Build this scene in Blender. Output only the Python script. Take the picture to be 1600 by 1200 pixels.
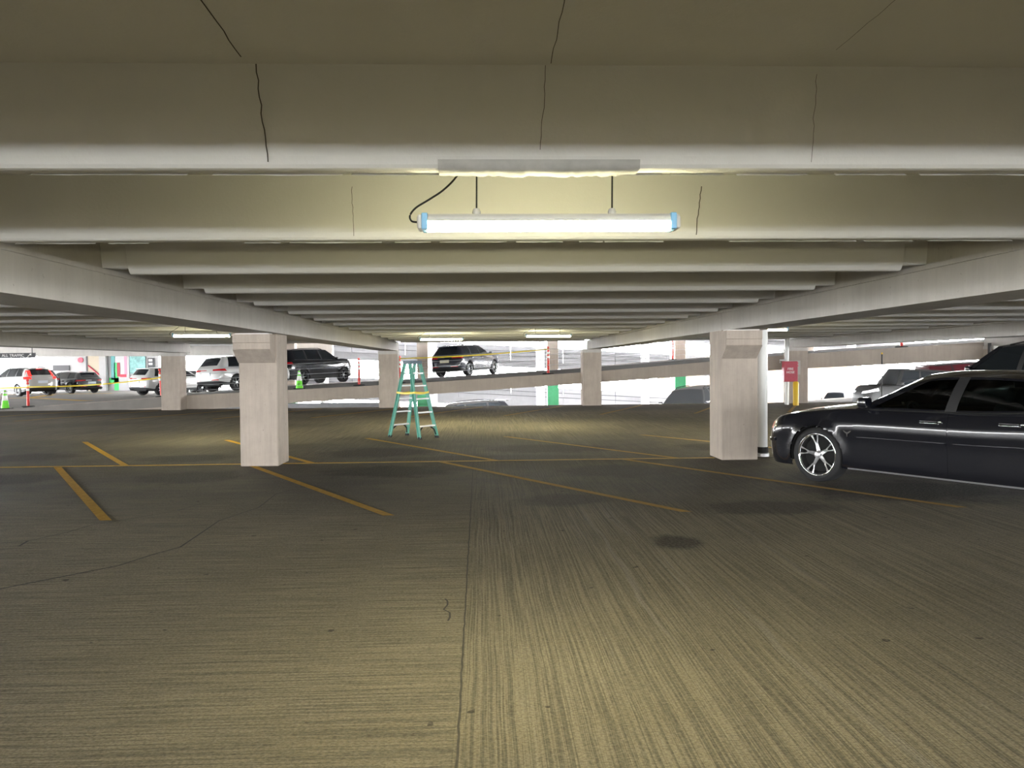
import bpy, bmesh, math, random
import numpy as np
from mathutils import Vector, Matrix, Euler

random.seed(7)
S = bpy.context.scene
COL = S.collection
for o in list(bpy.data.objects):
    bpy.data.objects.remove(o, do_unlink=True)

# ------------------------------------------------------------------ camera
YAW, PITCH, ROLL = 0.03618763, 0.02707217, 0.00901687
cy_, sy_, cp_, sp_ = math.cos(YAW), math.sin(YAW), math.cos(PITCH), math.sin(PITCH)
fwd = Vector((sy_ * cp_, cy_ * cp_, -sp_))
rgt0 = Vector((cy_, -sy_, 0))
up0 = rgt0.cross(fwd)
rgt = rgt0 * math.cos(ROLL) - up0 * math.sin(ROLL)
upv = up0 * math.cos(ROLL) + rgt0 * math.sin(ROLL)
cam_d = bpy.data.cameras.new('camera')
cam = bpy.data.objects.new('camera', cam_d)
COL.objects.link(cam)
cam.matrix_world = Matrix(((rgt.x, upv.x, -fwd.x, 0), (rgt.y, upv.y, -fwd.y, 0), (rgt.z, upv.z, -fwd.z, 1.6), (0, 0, 0, 1)))
cam_d.sensor_fit = 'HORIZONTAL'
cam_d.sensor_width = 36.0
cam_d.lens = 36.0 * 1200 / 1600
cam_d.clip_start = 0.05
cam_d.clip_end = 600
S.camera = cam

# ------------------------------------------------------------------ world, daylight, exposure
w = bpy.data.worlds.new('sky')
S.world = w
w.use_nodes = True
bg = w.node_tree.nodes['Background']
bg.inputs['Color'].default_value = (0.97, 0.985, 1.0, 1)
bg.inputs['Strength'].default_value = 35.0
S.view_settings.view_transform = 'Standard'
S.view_settings.look = 'None'
S.view_settings.gamma = 1.0
S.view_settings.use_curve_mapping = False
S.view_settings.exposure = 0.82
LAMP = 108.0
try:
    S.cycles.use_denoising = True
    S.cycles.max_bounces = 10
    S.cycles.diffuse_bounces = 6
    S.cycles.sample_clamp_indirect = 30
    S.cycles.caustics_reflective = False
    S.cycles.caustics_refractive = False
except Exception:
    pass


def portal(name, loc, rot, sx, sy):
    l = bpy.data.lights.new(name, 'AREA')
    l.shape = 'RECTANGLE'
    l.size, l.size_y = sx, sy
    l.cycles.is_portal = True
    o = bpy.data.objects.new(name, l)
    COL.objects.link(o)
    o.location = loc
    o.rotation_euler = rot
    return o


H90 = math.pi / 2
portal('daylight_opening_rear', (0, -20.2, 1.85), (H90, 0, 0), 78, 1.9)           # -Z of light faces +Y
portal('daylight_opening_front', (6, 50.8, 2.6), (-H90, 0, 0), 70, 9)
portal('daylight_opening_left', (-39.2, 12, 1.8), (0, -H90, 0), 2.0, 64)
portal('daylight_opening_right', (39.2, 12, 1.8), (0, H90, 0), 2.0, 64)

# ------------------------------------------------------------------ materials


class NT:
    def __init__(s, name):
        s.m = bpy.data.materials.new(name)
        s.m.use_nodes = True
        s.t = s.m.node_tree
        s.b = s.t.nodes['Principled BSDF']
        s.tc = s.t.nodes.new('ShaderNodeTexCoord').outputs['Object']

    def n(s, typ, ins=None, **kw):
        nd = s.t.nodes.new(typ)
        for k, v in kw.items():
            setattr(nd, k, v)
        for k, v in (ins or {}).items():
            s.put(nd.inputs[k], v)
        return nd

    def put(s, sock, v):
        if isinstance(v, bpy.types.NodeSocket):
            s.t.links.new(v, sock)
        else:
            sock.default_value = v

    def math(s, op, a, b=0.0, clamp=False):
        nd = s.n('ShaderNodeMath', operation=op, use_clamp=clamp)
        s.put(nd.inputs[0], a)
        s.put(nd.inputs[1], b)
        return nd.outputs[0]

    def mapv(s, scale=(1, 1, 1), loc=(0, 0, 0), rot=(0, 0, 0), src=None):
        nd = s.n('ShaderNodeMapping')
        s.put(nd.inputs['Vector'], src if src is not None else s.tc)
        nd.inputs['Scale'].default_value = scale
        nd.inputs['Location'].default_value = loc
        nd.inputs['Rotation'].default_value = rot
        return nd.outputs[0]

    def noise(s, vec, scale, detail=4, rough=0.6):
        nd = s.n('ShaderNodeTexNoise')
        s.put(nd.inputs['Vector'], vec)
        nd.inputs['Scale'].default_value = scale
        nd.inputs['Detail'].default_value = detail
        nd.inputs['Roughness'].default_value = rough
        return nd.outputs['Fac']

    def rng(s, v, a, b, c=0.0, d=1.0, smooth=False):
        nd = s.n('ShaderNodeMapRange', interpolation_type='SMOOTHSTEP' if smooth else 'LINEAR')
        s.put(nd.inputs['Value'], v)
        for k, x in zip(('From Min', 'From Max', 'To Min', 'To Max'), (a, b, c, d)):
            nd.inputs[k].default_value = x
        return nd.outputs['Result']

    def mix(s, f, a, b, mode='MIX'):
        nd = s.n('ShaderNodeMix', data_type='RGBA', blend_type=mode)
        s.put(nd.inputs[0], f)
        s.put(nd.inputs[6], a)
        s.put(nd.inputs[7], b)
        return nd.outputs[2]

    def bump(s, h, strength=0.3, dist=0.02):
        nd = s.n('ShaderNodeBump')
        nd.inputs['Strength'].default_value = strength
        nd.inputs['Distance'].default_value = dist
        s.put(nd.inputs['Height'], h)
        s.t.links.new(nd.outputs['Normal'], s.b.inputs['Normal'])


def c4(c):
    return (c[0], c[1], c[2], 1)


def mat(name, col, rough=0.6, metal=0.0, coat=0.0, var=0.0, vscale=6.0, bump=0.0, bscale=60.0, emit=None, estr=0.0, spec=0.5):
    q = NT(name)
    b = q.b
    b.inputs['Base Color'].default_value = c4(col)
    b.inputs['Roughness'].default_value = rough
    b.inputs['Metallic'].default_value = metal
    b.inputs['Specular IOR Level'].default_value = spec
    b.inputs['Coat Weight'].default_value = coat
    b.inputs['Coat Roughness'].default_value = 0.03
    if var:
        f = q.noise(q.tc, vscale, 5)
        f = q.rng(f, 0.3, 0.7)
        q.put(b.inputs['Base Color'], q.mix(f, c4([x * (1 - var) for x in col]), c4([min(1, x * (1 + var)) for x in col])))
    if bump:
        q.bump(q.noise(q.tc, bscale, 4), bump, 0.01)
    if emit:
        b.inputs['Emission Color'].default_value = c4(emit)
        b.inputs['Emission Strength'].default_value = estr
    return q.m


def concrete(name, col, var=0.16, streak=0.12, speck=True, rough=0.85):
    q = NT(name)
    big = q.rng(q.noise(q.tc, 0.9, 5, 0.65), 0.3, 0.7)
    st = q.rng(q.noise(q.mapv((9, 9, 0.7)), 1.0, 4, 0.7), 0.35, 0.75)
    c = q.mix(big, c4([x * (1 - var) for x in col]), c4([x * (1 + var * .6) for x in col]))
    c = q.mix(q.math('MULTIPLY', st, streak), c, c4([x * 0.45 for x in col]))
    if speck:
        sp = q.rng(q.noise(q.tc, 22, 3, 0.5), 0.68, 0.76)
        c = q.mix(q.math('MULTIPLY', sp, 0.5), c, c4([x * 0.4 for x in col]))
    q.put(q.b.inputs['Base Color'], c)
    q.b.inputs['Roughness'].default_value = rough
    q.b.inputs['Specular IOR Level'].default_value = 0.25
    q.bump(q.noise(q.tc, 45, 5, 0.7), 0.25, 0.006)
    return q.m


M = {}
M['ceil'] = concrete('painted_ceiling_concrete', (0.70, 0.695, 0.68), 0.04, 0.03, False)
M['girder'] = concrete('girder_concrete', (0.56, 0.54, 0.51), 0.12, 0.2)
M['column'] = concrete('column_concrete', (0.49, 0.425, 0.365), 0.22, 0.4)
M['edge'] = concrete('ramp_edge_concrete', (0.41, 0.355, 0.305), 0.12, 0.2)
M['pale'] = concrete('pale_wall_concrete', (0.40, 0.395, 0.40), 0.06, 0.1)
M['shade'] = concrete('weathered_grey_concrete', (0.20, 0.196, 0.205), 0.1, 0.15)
M['ramp'] = concrete('ramp_asphalt_concrete', (0.23, 0.215, 0.20), 0.15, 0.0, False)
M['greenpaint'] = mat('green_column_paint', (0.02, 0.27, 0.10), 0.5, var=.1)
M['ground'] = mat('outside_ground', (0.30, 0.29, 0.28), 0.9, var=.1, vscale=.5)
M['tan'] = mat('tan_facade', (0.62, 0.45, 0.30), 0.9, var=.08)
M['yellow'] = None
M['blackpaint'] = mat('black_car_paint', (0.0055, 0.006, 0.0095), 0.22, 0.0, 1.0)
M['navy'] = mat('dark_blue_car_paint', (0.010, 0.012, 0.022), 0.25, 0.2, 1.0)
M['whitepaint'] = mat('white_car_paint', (0.50, 0.50, 0.49), 0.3, 0.0, 0.8)
M['silverpaint'] = mat('silver_car_paint', (0.42, 0.44, 0.46), 0.32, 0.5, 0.8)
M['redpaint'] = mat('red_car_paint', (0.07, 0.003, 0.007), 0.3, 0.0, 1.0)
M['darkglass'] = mat('dark_window_glass', (0.012, 0.015, 0.018), 0.04, 0.0, 0.0, spec=0.6)
M['blacktrim'] = mat('black_plastic_trim', (0.02, 0.02, 0.021), 0.55)
M['matt'] = mat('underbody_black', (0.008, 0.008, 0.008), 0.9)
M['tire'] = mat('tyre_rubber', (0.016, 0.016, 0.017), 0.75, bump=.2, bscale=90)
M['chrome'] = mat('chrome', (0.85, 0.85, 0.87), 0.08, 1.0)
M['alloy'] = mat('alloy_grey', (0.55, 0.56, 0.58), 0.3, 0.9)
M['brightalloy'] = mat('polished_alloy', (0.88, 0.88, 0.9), 0.28, 0.75)
M['darkalloy'] = mat('dark_alloy', (0.04, 0.04, 0.045), 0.3, 0.8)
M['red'] = mat('red_lens', (0.42, 0.008, 0.012), 0.12, 0.0, 0.6)
M['redlit'] = mat('lit_red_lens', (0.7, 0.02, 0.02), 0.12, emit=(1, .05, .04), estr=0.7)
M['lens'] = mat('clear_lens', (0.75, 0.76, 0.78), 0.08, 0.0, 0.8)
M['plate'] = mat('number_plate', (0.72, 0.68, 0.5), 0.5)
M['whiteplate'] = mat('white_number_plate', (0.7, 0.76, 0.85), 0.4)
M['seat'] = mat('dark_seat_cloth', (0.03, 0.03, 0.032), 0.9)
M['dash'] = mat('dash_plastic', (0.02, 0.02, 0.022), 0.6)
M['fibre'] = mat('green_fibreglass', (0.10, 0.36, 0.28), 0.45, var=.12)
M['alu'] = mat('aluminium', (0.62, 0.63, 0.64), 0.35, 0.8)
M['blackrub'] = mat('black_rubber', (0.015, 0.015, 0.015), 0.8)
M['bluegrey'] = mat('blue_grey_plastic', (0.10, 0.15, 0.19), 0.5)
M['lime'] = mat('lime_cone_plastic', (0.16, 0.80, 0.03), 0.5)
M['reflect'] = mat('white_reflective_band', (0.80, 0.82, 0.76), 0.4)
M['postred'] = mat('red_orange_post_plastic', (0.75, 0.05, 0.04), 0.5)
M['tape'] = mat('yellow_caution_tape', (0.85, 0.66, 0.06), 0.4)
M['cable'] = mat('steel_cable', (0.55, 0.56, 0.58), 0.35, 0.7)
M['pipewhite'] = mat('white_pipe', (0.72, 0.73, 0.72), 0.35)
M['pipeblack'] = mat('black_pipe', (0.02, 0.02, 0.02), 0.5)
M['bollard'] = mat('yellow_bollard_paint', (0.80, 0.50, 0.02), 0.45)
M['cabinet'] = mat('red_cabinet_paint', (0.42, 0.03, 0.06), 0.4, var=.1)
M['white'] = mat('white_print', (0.8, 0.8, 0.8), 0.6)
M['offwhite'] = mat('off_white_panel', (0.46, 0.46, 0.47), 0.6)
M['housing'] = mat('lamp_housing', (0.62, 0.62, 0.60), 0.4)
M['clipblue'] = mat('blue_clip', (0.22, 0.50, 0.78), 0.4)
M['glow'] = mat('lit_tube_diffuser', (0.9, 0.9, 0.9), 0.4, emit=(1.0, 0.93, 0.56), estr=LAMP)
M['dark'] = mat('dark_sign', (0.05, 0.05, 0.055), 0.6)
M['beige'] = mat('beige_panel', (0.42, 0.36, 0.27), 0.7)
M['cyan'] = mat('cyan_print', (0.14, 0.42, 0.42), 0.6)
M['teal'] = mat('teal_map_print', (0.20, 0.40, 0.39), 0.6, var=.35, vscale=5)
M['green'] = mat('green_print', (0.05, 0.62, 0.16), 0.6)
M['crimson'] = mat('crimson_print', (0.40, 0.03, 0.06), 0.6)
M['brightred'] = mat('bright_red_print', (0.75, 0.06, 0.10), 0.6)
M['pink'] = mat('pink_print', (0.55, 0.26, 0.36), 0.6)
M['softtop'] = mat('black_soft_top', (0.006, 0.006, 0.006), 0.7)
M['mortar'] = mat('mortar_patch_grey', (0.42, 0.415, 0.40), 0.9, var=.2)
M['shadewall'] = mat('shade_dark_wall', (0.035, 0.035, 0.036), 0.9, var=.2)  # near-black tone carries the shade under the ramp
M['joint'] = mat('joint_sealant', (0.035, 0.033, 0.03), 0.8)
M['pourjoint'] = mat('pour_joint_grey', (0.075, 0.068, 0.055), 0.9, var=.3, vscale=20)
M['crack'] = mat('crack_dark', (0.07, 0.063, 0.055), 0.9)
M['brightedge'] = mat('worn_bright_edge', (0.8, 0.79, 0.76), 0.7)  # pale tone painting daylight on joist edges; also on the bearing pads


def tinted_glass(name, tint, mixf):
    q = NT(name)
    tr = q.n('ShaderNodeBsdfTransparent')
    tr.inputs['Color'].default_value = c4(tint)
    gl = q.n('ShaderNodeBsdfGlossy')
    gl.inputs['Roughness'].default_value = 0.02
    gl.inputs['Color'].default_value = (1, 1, 1, 1)
    fr = q.n('ShaderNodeFresnel')
    fr.inputs['IOR'].default_value = 1.5
    mx = q.n('ShaderNodeMixShader')
    q.t.links.new(fr.outputs[0], mx.inputs[0])
    q.t.links.new(tr.outputs[0], mx.inputs[1])
    q.t.links.new(gl.outputs[0], mx.inputs[2])
    q.t.links.new(mx.outputs[0], q.t.nodes['Material Output'].inputs['Surface'])
    return q.m


M['tint'] = tinted_glass('tinted_side_glass', (0.24, 0.29, 0.28), 0.1)
M['shield'] = tinted_glass('windscreen_glass', (0.55, 0.62, 0.6), 0.1)


def yellow_paint():
    q = NT('worn_yellow_paint')
    f = q.rng(q.noise(q.tc, 14, 5, .7), 0.35, 0.7)
    c = q.mix(f, (0.46, 0.25, 0.02, 1), (0.66, 0.40, 0.05, 1))
    d = q.rng(q.noise(q.mapv((30, 3, 1)), 1.0, 4, .7), 0.5, 0.8)
    far = q.rng(q.n('ShaderNodeSeparateXYZ', {'Vector': q.tc}).outputs[0], -3.5, 1.0, 0.05, 0.9)
    c = q.mix(q.math('MULTIPLY', d, far), c, (0.36, 0.28, 0.18, 1))
    c = q.mix(q.math('MULTIPLY', far, 0.6), c, (0.44, 0.31, 0.15, 1))
    q.put(q.b.inputs['Base Color'], c)
    q.b.inputs['Roughness'].default_value = 0.8
    q.b.inputs['Specular IOR Level'].default_value = 0.2
    return q.m


M['yellow'] = yellow_paint()


def floor_material():
    q = NT('tined_garage_floor')
    xyz = q.n('ShaderNodeSeparateXYZ', {'Vector': q.tc})
    X, Y = xyz.outputs[0], xyz.outputs[1]
    big = q.rng(q.noise(q.tc, 0.35, 6, 0.65), 0.32, 0.68)
    med = q.rng(q.noise(q.mapv((0.5, 1.6, 1)), 1.6, 5, 0.65), 0.3, 0.75)
    fine = q.noise(q.tc, 40, 4, 0.7)
    # broom / tine grooves: across on the left pour, lengthways on the right pour
    warp = q.n('ShaderNodeVectorMath', {0: q.tc}, operation='ADD')
    wn = q.n('ShaderNodeTexNoise')
    wn.inputs['Scale'].default_value = 0.55
    q.t.links.new(q.tc, wn.inputs['Vector'])
    wsub = q.n('ShaderNodeVectorMath', {0: wn.outputs['Color'], 1: (0.5, 0.5, 0.5)}, operation='SUBTRACT')
    wsc = q.n('ShaderNodeVectorMath', operation='SCALE')
    q.t.links.new(wsub.outputs[0], wsc.inputs[0])
    wsc.inputs['Scale'].default_value = 0.30
    q.t.links.new(wsc.outputs[0], warp.inputs[1])
    wv = warp.outputs[0]
    wsm = q.n('ShaderNodeVectorMath', operation='SCALE')
    q.t.links.new(wsub.outputs[0], wsm.inputs[0])
    wsm.inputs['Scale'].default_value = 0.05
    wv2 = q.n('ShaderNodeVectorMath', {0: q.tc, 1: wsm.outputs[0]}, operation='ADD').outputs[0]
    ga = q.noise(q.mapv((1.1, 58, 1), src=wv2), 1.0, 4, 0.8)
    gb = q.noise(q.mapv((62, 0.45, 1), src=wv2), 1.0, 4, 0.8)
    side = q.rng(X, -0.16, -0.10)
    nearY = q.rng(Y, 12.4, 12.6, 1.0, 0.0)
    sel = q.math('MAXIMUM', q.math('MULTIPLY', side, 1.0), q.rng(Y, 12.4, 12.6))
    g = q.mix(sel, ga, gb)
    # grooves fade far to the right
    lane = q.math('MULTIPLY', q.rng(X, -3.5, -0.5), q.rng(X, 1.2, 4.5, 1, 0.15))
    brk = q.rng(q.noise(q.mapv((9, 14, 1)), 1.6, 5, .75), 0.36, 0.60)
    gr = q.math('ADD', q.rng(g, 0.44, 0.57), q.math('MULTIPLY', brk, 0.30), True)
    c = q.mix(big, (0.225, 0.192, 0.127, 1), (0.395, 0.34, 0.235, 1))
    c = q.mix(q.math('MULTIPLY', med, 0.30), c, (0.30, 0.27, 0.22, 1))
    c = q.mix(q.math('MULTIPLY', q.math('SUBTRACT', 1.0, gr), 0.80), c, (0.085, 0.075, 0.055, 1))  # groove shading put into the colour
    # pale tracks in the right pour
    tr = q.noise(q.mapv((5.0, 0.10, 1), src=wv), 1.0, 3, 0.7)
    tm = q.math('MULTIPLY', q.rng(tr, 0.58, 0.66), q.math('MULTIPLY', q.rng(X, -0.3, 0.6), q.rng(X, 1.6, 3.2, 1, 0)))
    c = q.mix(q.math('MULTIPLY', tm, 0.42), c, (0.40, 0.37, 0.32, 1))
    ridge = q.math('MULTIPLY', q.rng(g, 0.60, 0.68), q.rng(fine, .40, .58))
    c = q.mix(q.math('MULTIPLY', ridge, 0.55), c, (0.44, 0.40, 0.32, 1))  # ridge highlights painted in as a lighter colour
    # grime where the cars stand
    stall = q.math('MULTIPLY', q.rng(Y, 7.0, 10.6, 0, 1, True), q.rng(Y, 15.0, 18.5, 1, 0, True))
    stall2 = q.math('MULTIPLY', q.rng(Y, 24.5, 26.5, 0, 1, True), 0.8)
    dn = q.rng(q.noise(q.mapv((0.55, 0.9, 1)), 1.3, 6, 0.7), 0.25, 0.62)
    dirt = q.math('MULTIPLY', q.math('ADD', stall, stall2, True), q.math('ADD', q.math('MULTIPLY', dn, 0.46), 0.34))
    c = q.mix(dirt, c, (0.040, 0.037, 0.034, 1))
    # oil stains
    acc = None
    en = q.noise(q.tc, 2.6, 5, .7)
    for (x, y, rx, ry, k) in [(-4.24, 11.2, 1.0, .75, .9), (-5.1, 13.5, .95, .7, .95), (-6.9, 11.2, .95, .7, .9), (-8.1, 13.9, 1.0, .8, .9),
                              (-1.4, 11.5, 1.2, .8, .95), (1.9, 11.2, 1.0, .8, .7), (1.69, 6.72, .27, .34, .75), (3.1, 8.25, .95, .5, .6),
                              (-2.0, 14.0, 1.3, .9, .8), (1.2, 14.3, 1.4, .9, .8), (4.5, 14.2, 1.1, .8, .8), (-8.9, 11.0, 1.0, .7, .8),
                              (-0.96, 2.82, .09, .05, .9), (0.3, 13.0, 2.0, .5, .6), (0.9, 8.9, .6, .5, .5), (5.2, 9.2, 1.6, 1.0, .9)]:
        v = q.mapv((1 / rx, 1 / ry, 0), (-x / rx, -y / ry, 0))
        ln = q.n('ShaderNodeVectorMath', {0: v}, operation='LENGTH').outputs['Value']
        d = q.math('ADD', ln, q.math('MULTIPLY', q.math('SUBTRACT', en, 0.5), 1.1))
        e = q.math('MULTIPLY', q.rng(d, 0.50, 1.05, 1, 0, True), k)
        acc = e if acc is None else q.math('MAXIMUM', acc, e)
    c = q.mix(acc, c, (0.013, 0.0125, 0.012, 1))
    # pale scuffs and dark pits
    sc = q.rng(q.noise(q.mapv((2.0, 5.5, 1)), 2.6, 6, 0.75), 0.67, 0.74)
    c = q.mix(q.math('MULTIPLY', sc, 0.5), c, (0.44, 0.42, 0.37, 1))
    pit = q.rng(q.noise(q.tc, 9, 2, 0.4), 0.735, 0.76)
    c = q.mix(q.math('MULTIPLY', pit, 0.8), c, (0.03, 0.028, 0.025, 1))
    c = q.mix(q.math('MULTIPLY', q.rng(fine, .42, .66), 0.34), c, (0.36, 0.33, 0.27, 1))
    grit = q.noise(q.mapv((60, 95, 1)), 1.0, 3, .7)
    c = q.mix(q.math('MULTIPLY', q.rng(grit, .55, .40), 0.45), c, (0.06, 0.055, 0.045, 1))
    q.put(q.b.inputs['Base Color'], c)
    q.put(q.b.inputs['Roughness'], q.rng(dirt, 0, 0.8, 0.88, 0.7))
    q.b.inputs['Specular IOR Level'].default_value = 0.12
    h = q.math('ADD', q.math('MULTIPLY', g, 1.0), q.math('MULTIPLY', fine, 0.45))
    q.bump(h, 0.9, 0.022)
    return q.m


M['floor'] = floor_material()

# ------------------------------------------------------------------ mesh helpers


class MB:
    """collects faces for one mesh"""

    def __init__(s):
        s.v, s.f, s.mi = [], [], []

    def add(s, vs, fs, m=0):
        o = len(s.v)
        s.v += [tuple(p) for p in vs]
        s.f += [tuple(i + o for i in f) for f in fs]
        s.mi += [m] * len(fs)
        return s

    def box(s, x0, x1, y0, y1, z0, z1, m=0, mt=None):
        vs = [(x, y, z) for z in (z0, z1) for y in (y0, y1) for x in (x0, x1)]
        if mt is not None:
            vs = [mt @ Vector(p) for p in vs]
        return s.add(vs, [(0, 2, 3, 1), (4, 5, 7, 6), (0, 1, 5, 4), (2, 6, 7, 3), (0, 4, 6, 2), (1, 3, 7, 5)], m)

    def bev(s, x0, x1, y0, y1, z0, z1, b=0.01, m=0, mt=None):
        bm = bmesh.new()
        bmesh.ops.create_cube(bm, size=1)
        for p in bm.verts:
            p.co = Vector((x0 + (p.co.x + .5) * (x1 - x0), y0 + (p.co.y + .5) * (y1 - y0), z0 + (p.co.z + .5) * (z1 - z0)))
        bmesh.ops.bevel(bm, geom=bm.edges[:] + bm.verts[:], offset=b, segments=2, affect='EDGES', profile=0.5)
        bm.verts.index_update()
        vs = [(mt @ p.co) if mt is not None else p.co.copy() for p in bm.verts]
        s.add(vs, [[q.index for q in f.verts] for f in bm.faces], m)
        bm.free()
        return s

    def tube(s, pts, r, n=8, m=0, caps=True, r1=None):
        pts = [Vector(p) for p in pts]
        rings = []
        k = len(pts)
        for i, p in enumerate(pts):
            d = (pts[min(i + 1, k - 1)] - pts[max(i - 1, 0)]).normalized()
            a = Vector((0, 0, 1)) if abs(d.z) < 0.9 else Vector((1, 0, 0))
            u = d.cross(a).normalized()
            v = d.cross(u)
            rr = r if r1 is None else r + (r1 - r) * i / (k - 1)
            rings.append([p + (u * math.cos(2 * math.pi * j / n) + v * math.sin(2 * math.pi * j / n)) * rr for j in range(n)])
        vs = [q for R in rings for q in R]
        fs = [(i * n + j, i * n + (j + 1) % n, (i + 1) * n + (j + 1) % n, (i + 1) * n + j) for i in range(k - 1) for j in range(n)]
        if caps:
            fs += [tuple(range(n))[::-1], tuple((k - 1) * n + j for j in range(n))]
        return s.add(vs, fs, m)

    def lathe(s, prof, n=24, axis='z', m=0, mt=None):
        """prof: (r, h) list"""
        vs, fs = [], []
        for (r, h) in prof:
            for j in range(n):
                a = 2 * math.pi * j / n
                if axis == 'z':
                    p = (r * math.cos(a), r * math.sin(a), h)
                else:
                    p = (r * math.cos(a), h, r * math.sin(a))
                vs.append((mt @ Vector(p)) if mt is not None else p)
        for i in range(len(prof) - 1):
            for j in range(n):
                fs.append((i * n + j, i * n + (j + 1) % n, (i + 1) * n + (j + 1) % n, (i + 1) * n + j))
        return s.add(vs, fs, m)

    def grid(s, rows, m=0):
        k = len(rows[0])
        vs = [p for r in rows for p in r]
        fs = [(i * k + j, i * k + j + 1, (i + 1) * k + j + 1, (i + 1) * k + j) for i in range(len(rows) - 1) for j in range(k - 1)]
        return s.add(vs, fs, m)

    def prism(s, poly, z0, z1, m=0, mt=None):
        n = len(poly)
        vs = [(x, y, z0) for x, y in poly] + [(x, y, z1) for x, y in poly]
        if mt is not None:
            vs = [mt @ Vector(p) for p in vs]
        fs = [tuple(range(n))[::-1], tuple(range(n, 2 * n))] + [(i, (i + 1) % n, n + (i + 1) % n, n + i) for i in range(n)]
        return s.add(vs, fs, m)

    def build(s, name, mats, parent=None, smooth=False, auto=None):
        me = bpy.data.meshes.new(name)
        me.from_pydata(s.v, [], s.f)
        if not isinstance(mats, (list, tuple)):
            mats = [mats]
        for q in mats:
            me.materials.append(q)
        if len(mats) > 1:
            me.polygons.foreach_set('material_index', s.mi)
        bm = bmesh.new()
        bm.from_mesh(me)
        bmesh.ops.recalc_face_normals(bm, faces=bm.faces[:])
        bm.to_mesh(me)
        bm.free()
        if smooth:
            me.polygons.foreach_set('use_smooth', [True] * len(me.polygons))
            if auto:
                me.set_sharp_from_angle(angle=math.radians(auto))
        me.update()
        o = bpy.data.objects.new(name, me)
        COL.objects.link(o)
        if parent is not None:
            o.parent = parent
        return o


def tag(o, label, cat, group=None, kind=None):
    if label:
        o['label'] = label
    if cat:
        o['category'] = cat
    if group:
        o['group'] = group
    if kind:
        o['kind'] = kind
    return o


def empty(name, loc=(0, 0, 0), rz=0.0, label=None, cat=None, group=None, kind=None):
    o = bpy.data.objects.new(name, None)
    COL.objects.link(o)
    o.location = loc
    o.rotation_euler = (0, 0, rz)
    o.empty_display_size = 0.2
    return tag(o, label, cat, group, kind)


def copy_tree(o, parent=None):
    c = o.copy()
    COL.objects.link(c)
    c.parent = parent
    for ch in list(o.children):
        copy_tree(ch, c)
    return c


RX = [-60, -18.6, -11.5, -3.55, 4.05, 11.7, 19.3, 40]
RZ = [0, 0, .48, .82, 1.23, 1.81, 2.24, 3.4]


def ramp_z(x, y=30.0):
    return float(np.interp(x, RX, RZ)) - 0.012 * max(0.0, y - 40)


def ramp_slope(x):
    return (ramp_z(x + .4) - ramp_z(x - .4)) / .8

# ------------------------------------------------------------------ setting: floor, ceiling, girders, columns


def struct(name, mb, m, label=None, cat=None, parent=None, **kw):
    o = mb.build(name, m, parent, **kw)
    if parent is None:
        tag(o, label, cat, None, 'structure')
    return o


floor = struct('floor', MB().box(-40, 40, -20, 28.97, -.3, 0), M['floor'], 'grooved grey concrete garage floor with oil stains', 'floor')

# expansion joint, pour joint, stall lines, cracks: flat marks on the floor
MB().box(-40, 40, 12.485, 12.535, 0.0, 0.004).build('expansion_joint', M['joint'], floor)
MB().box(-40, 3.8, 12.535, 12.60, 0.0, 0.007).build('joint_paint_line', M['yellow'], floor)


def ribbon(pts, wd, z=0.003, name='crack', m=None, parent=None):
    mb = MB()
    rows = []
    n = len(pts)
    for i, (x, y) in enumerate(pts):
        a, b = pts[max(i - 1, 0)], pts[min(i + 1, n - 1)]
        d = Vector((b[0] - a[0], b[1] - a[1])).normalized()
        ww = wd if not callable(wd) else wd(i / (n - 1))
        rows.append([(x - d.y * -ww / 2, y - d.x * ww / 2, z), (x + d.y * -ww / 2, y + d.x * ww / 2, z)])
    mb.grid(rows)
    return mb.build(name, m or M['crack'], parent)


def jitter(p0, p1, n, amp, seed):
    r = random.Random(seed)
    out = []
    for i in range(n + 1):
        t = i / n
        k = amp * (0 if i in (0, n) else 1)
        out.append((p0[0] + (p1[0] - p0[0]) * t + r.uniform(-k, k), p0[1] + (p1[1] - p0[1]) * t + r.uniform(-k, k)))
    return out


ribbon(jitter((-0.115, 1.6), (-0.15, 6.6), 60, 0.003, 1) + jitter((-0.15, 6.7), (-0.19, 12.48), 40, 0.004, 2), 0.011, 0.002, 'pour_joint', M['pourjoint'], floor)


def line(a, b, wd):
    d = Vector((b[0] - a[0], b[1] - a[1]))
    # ends cut square to the joint, as painted
    sx = wd / max(0.3, abs(d.normalized().y))
    mb = MB()
    k = 24
    rows = []
    for i in range(k + 1):
        t = i / k
        x, y = a[0] + d.x * t, a[1] + d.y * t
        rows.append([(x - sx / 2, y, 0.0035), (x + sx / 2, y, 0.0035)])
    mb.grid(rows)
    return mb.build('stall_line', M['yellow'], floor)


LW = 0.105
for i in range(-3, 4):                       # near row of stalls
    x = -0.69 + 3.0 * i
    if i == -2:
        line((-6.82, 12.48), (-3.95, 8.1), LW)
    elif i == -1:
        line((-3.80, 12.48), (-1.02, 8.12), LW)
    else:
        line((x, 12.48), (x + 2.83, 8.06), LW)
for i in range(-4, 4):                       # stalls beyond the joint
    x = 0.17 + 3.0 * i
    line((x, 12.62), (x - 2.72, 16.7), LW)
for i in range(-6, 5):                       # stalls along the far edge
    x = 0.62 + 2.93 * i
    line((x, 23.4), (x + 2.25, 28.2), LW)

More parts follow.
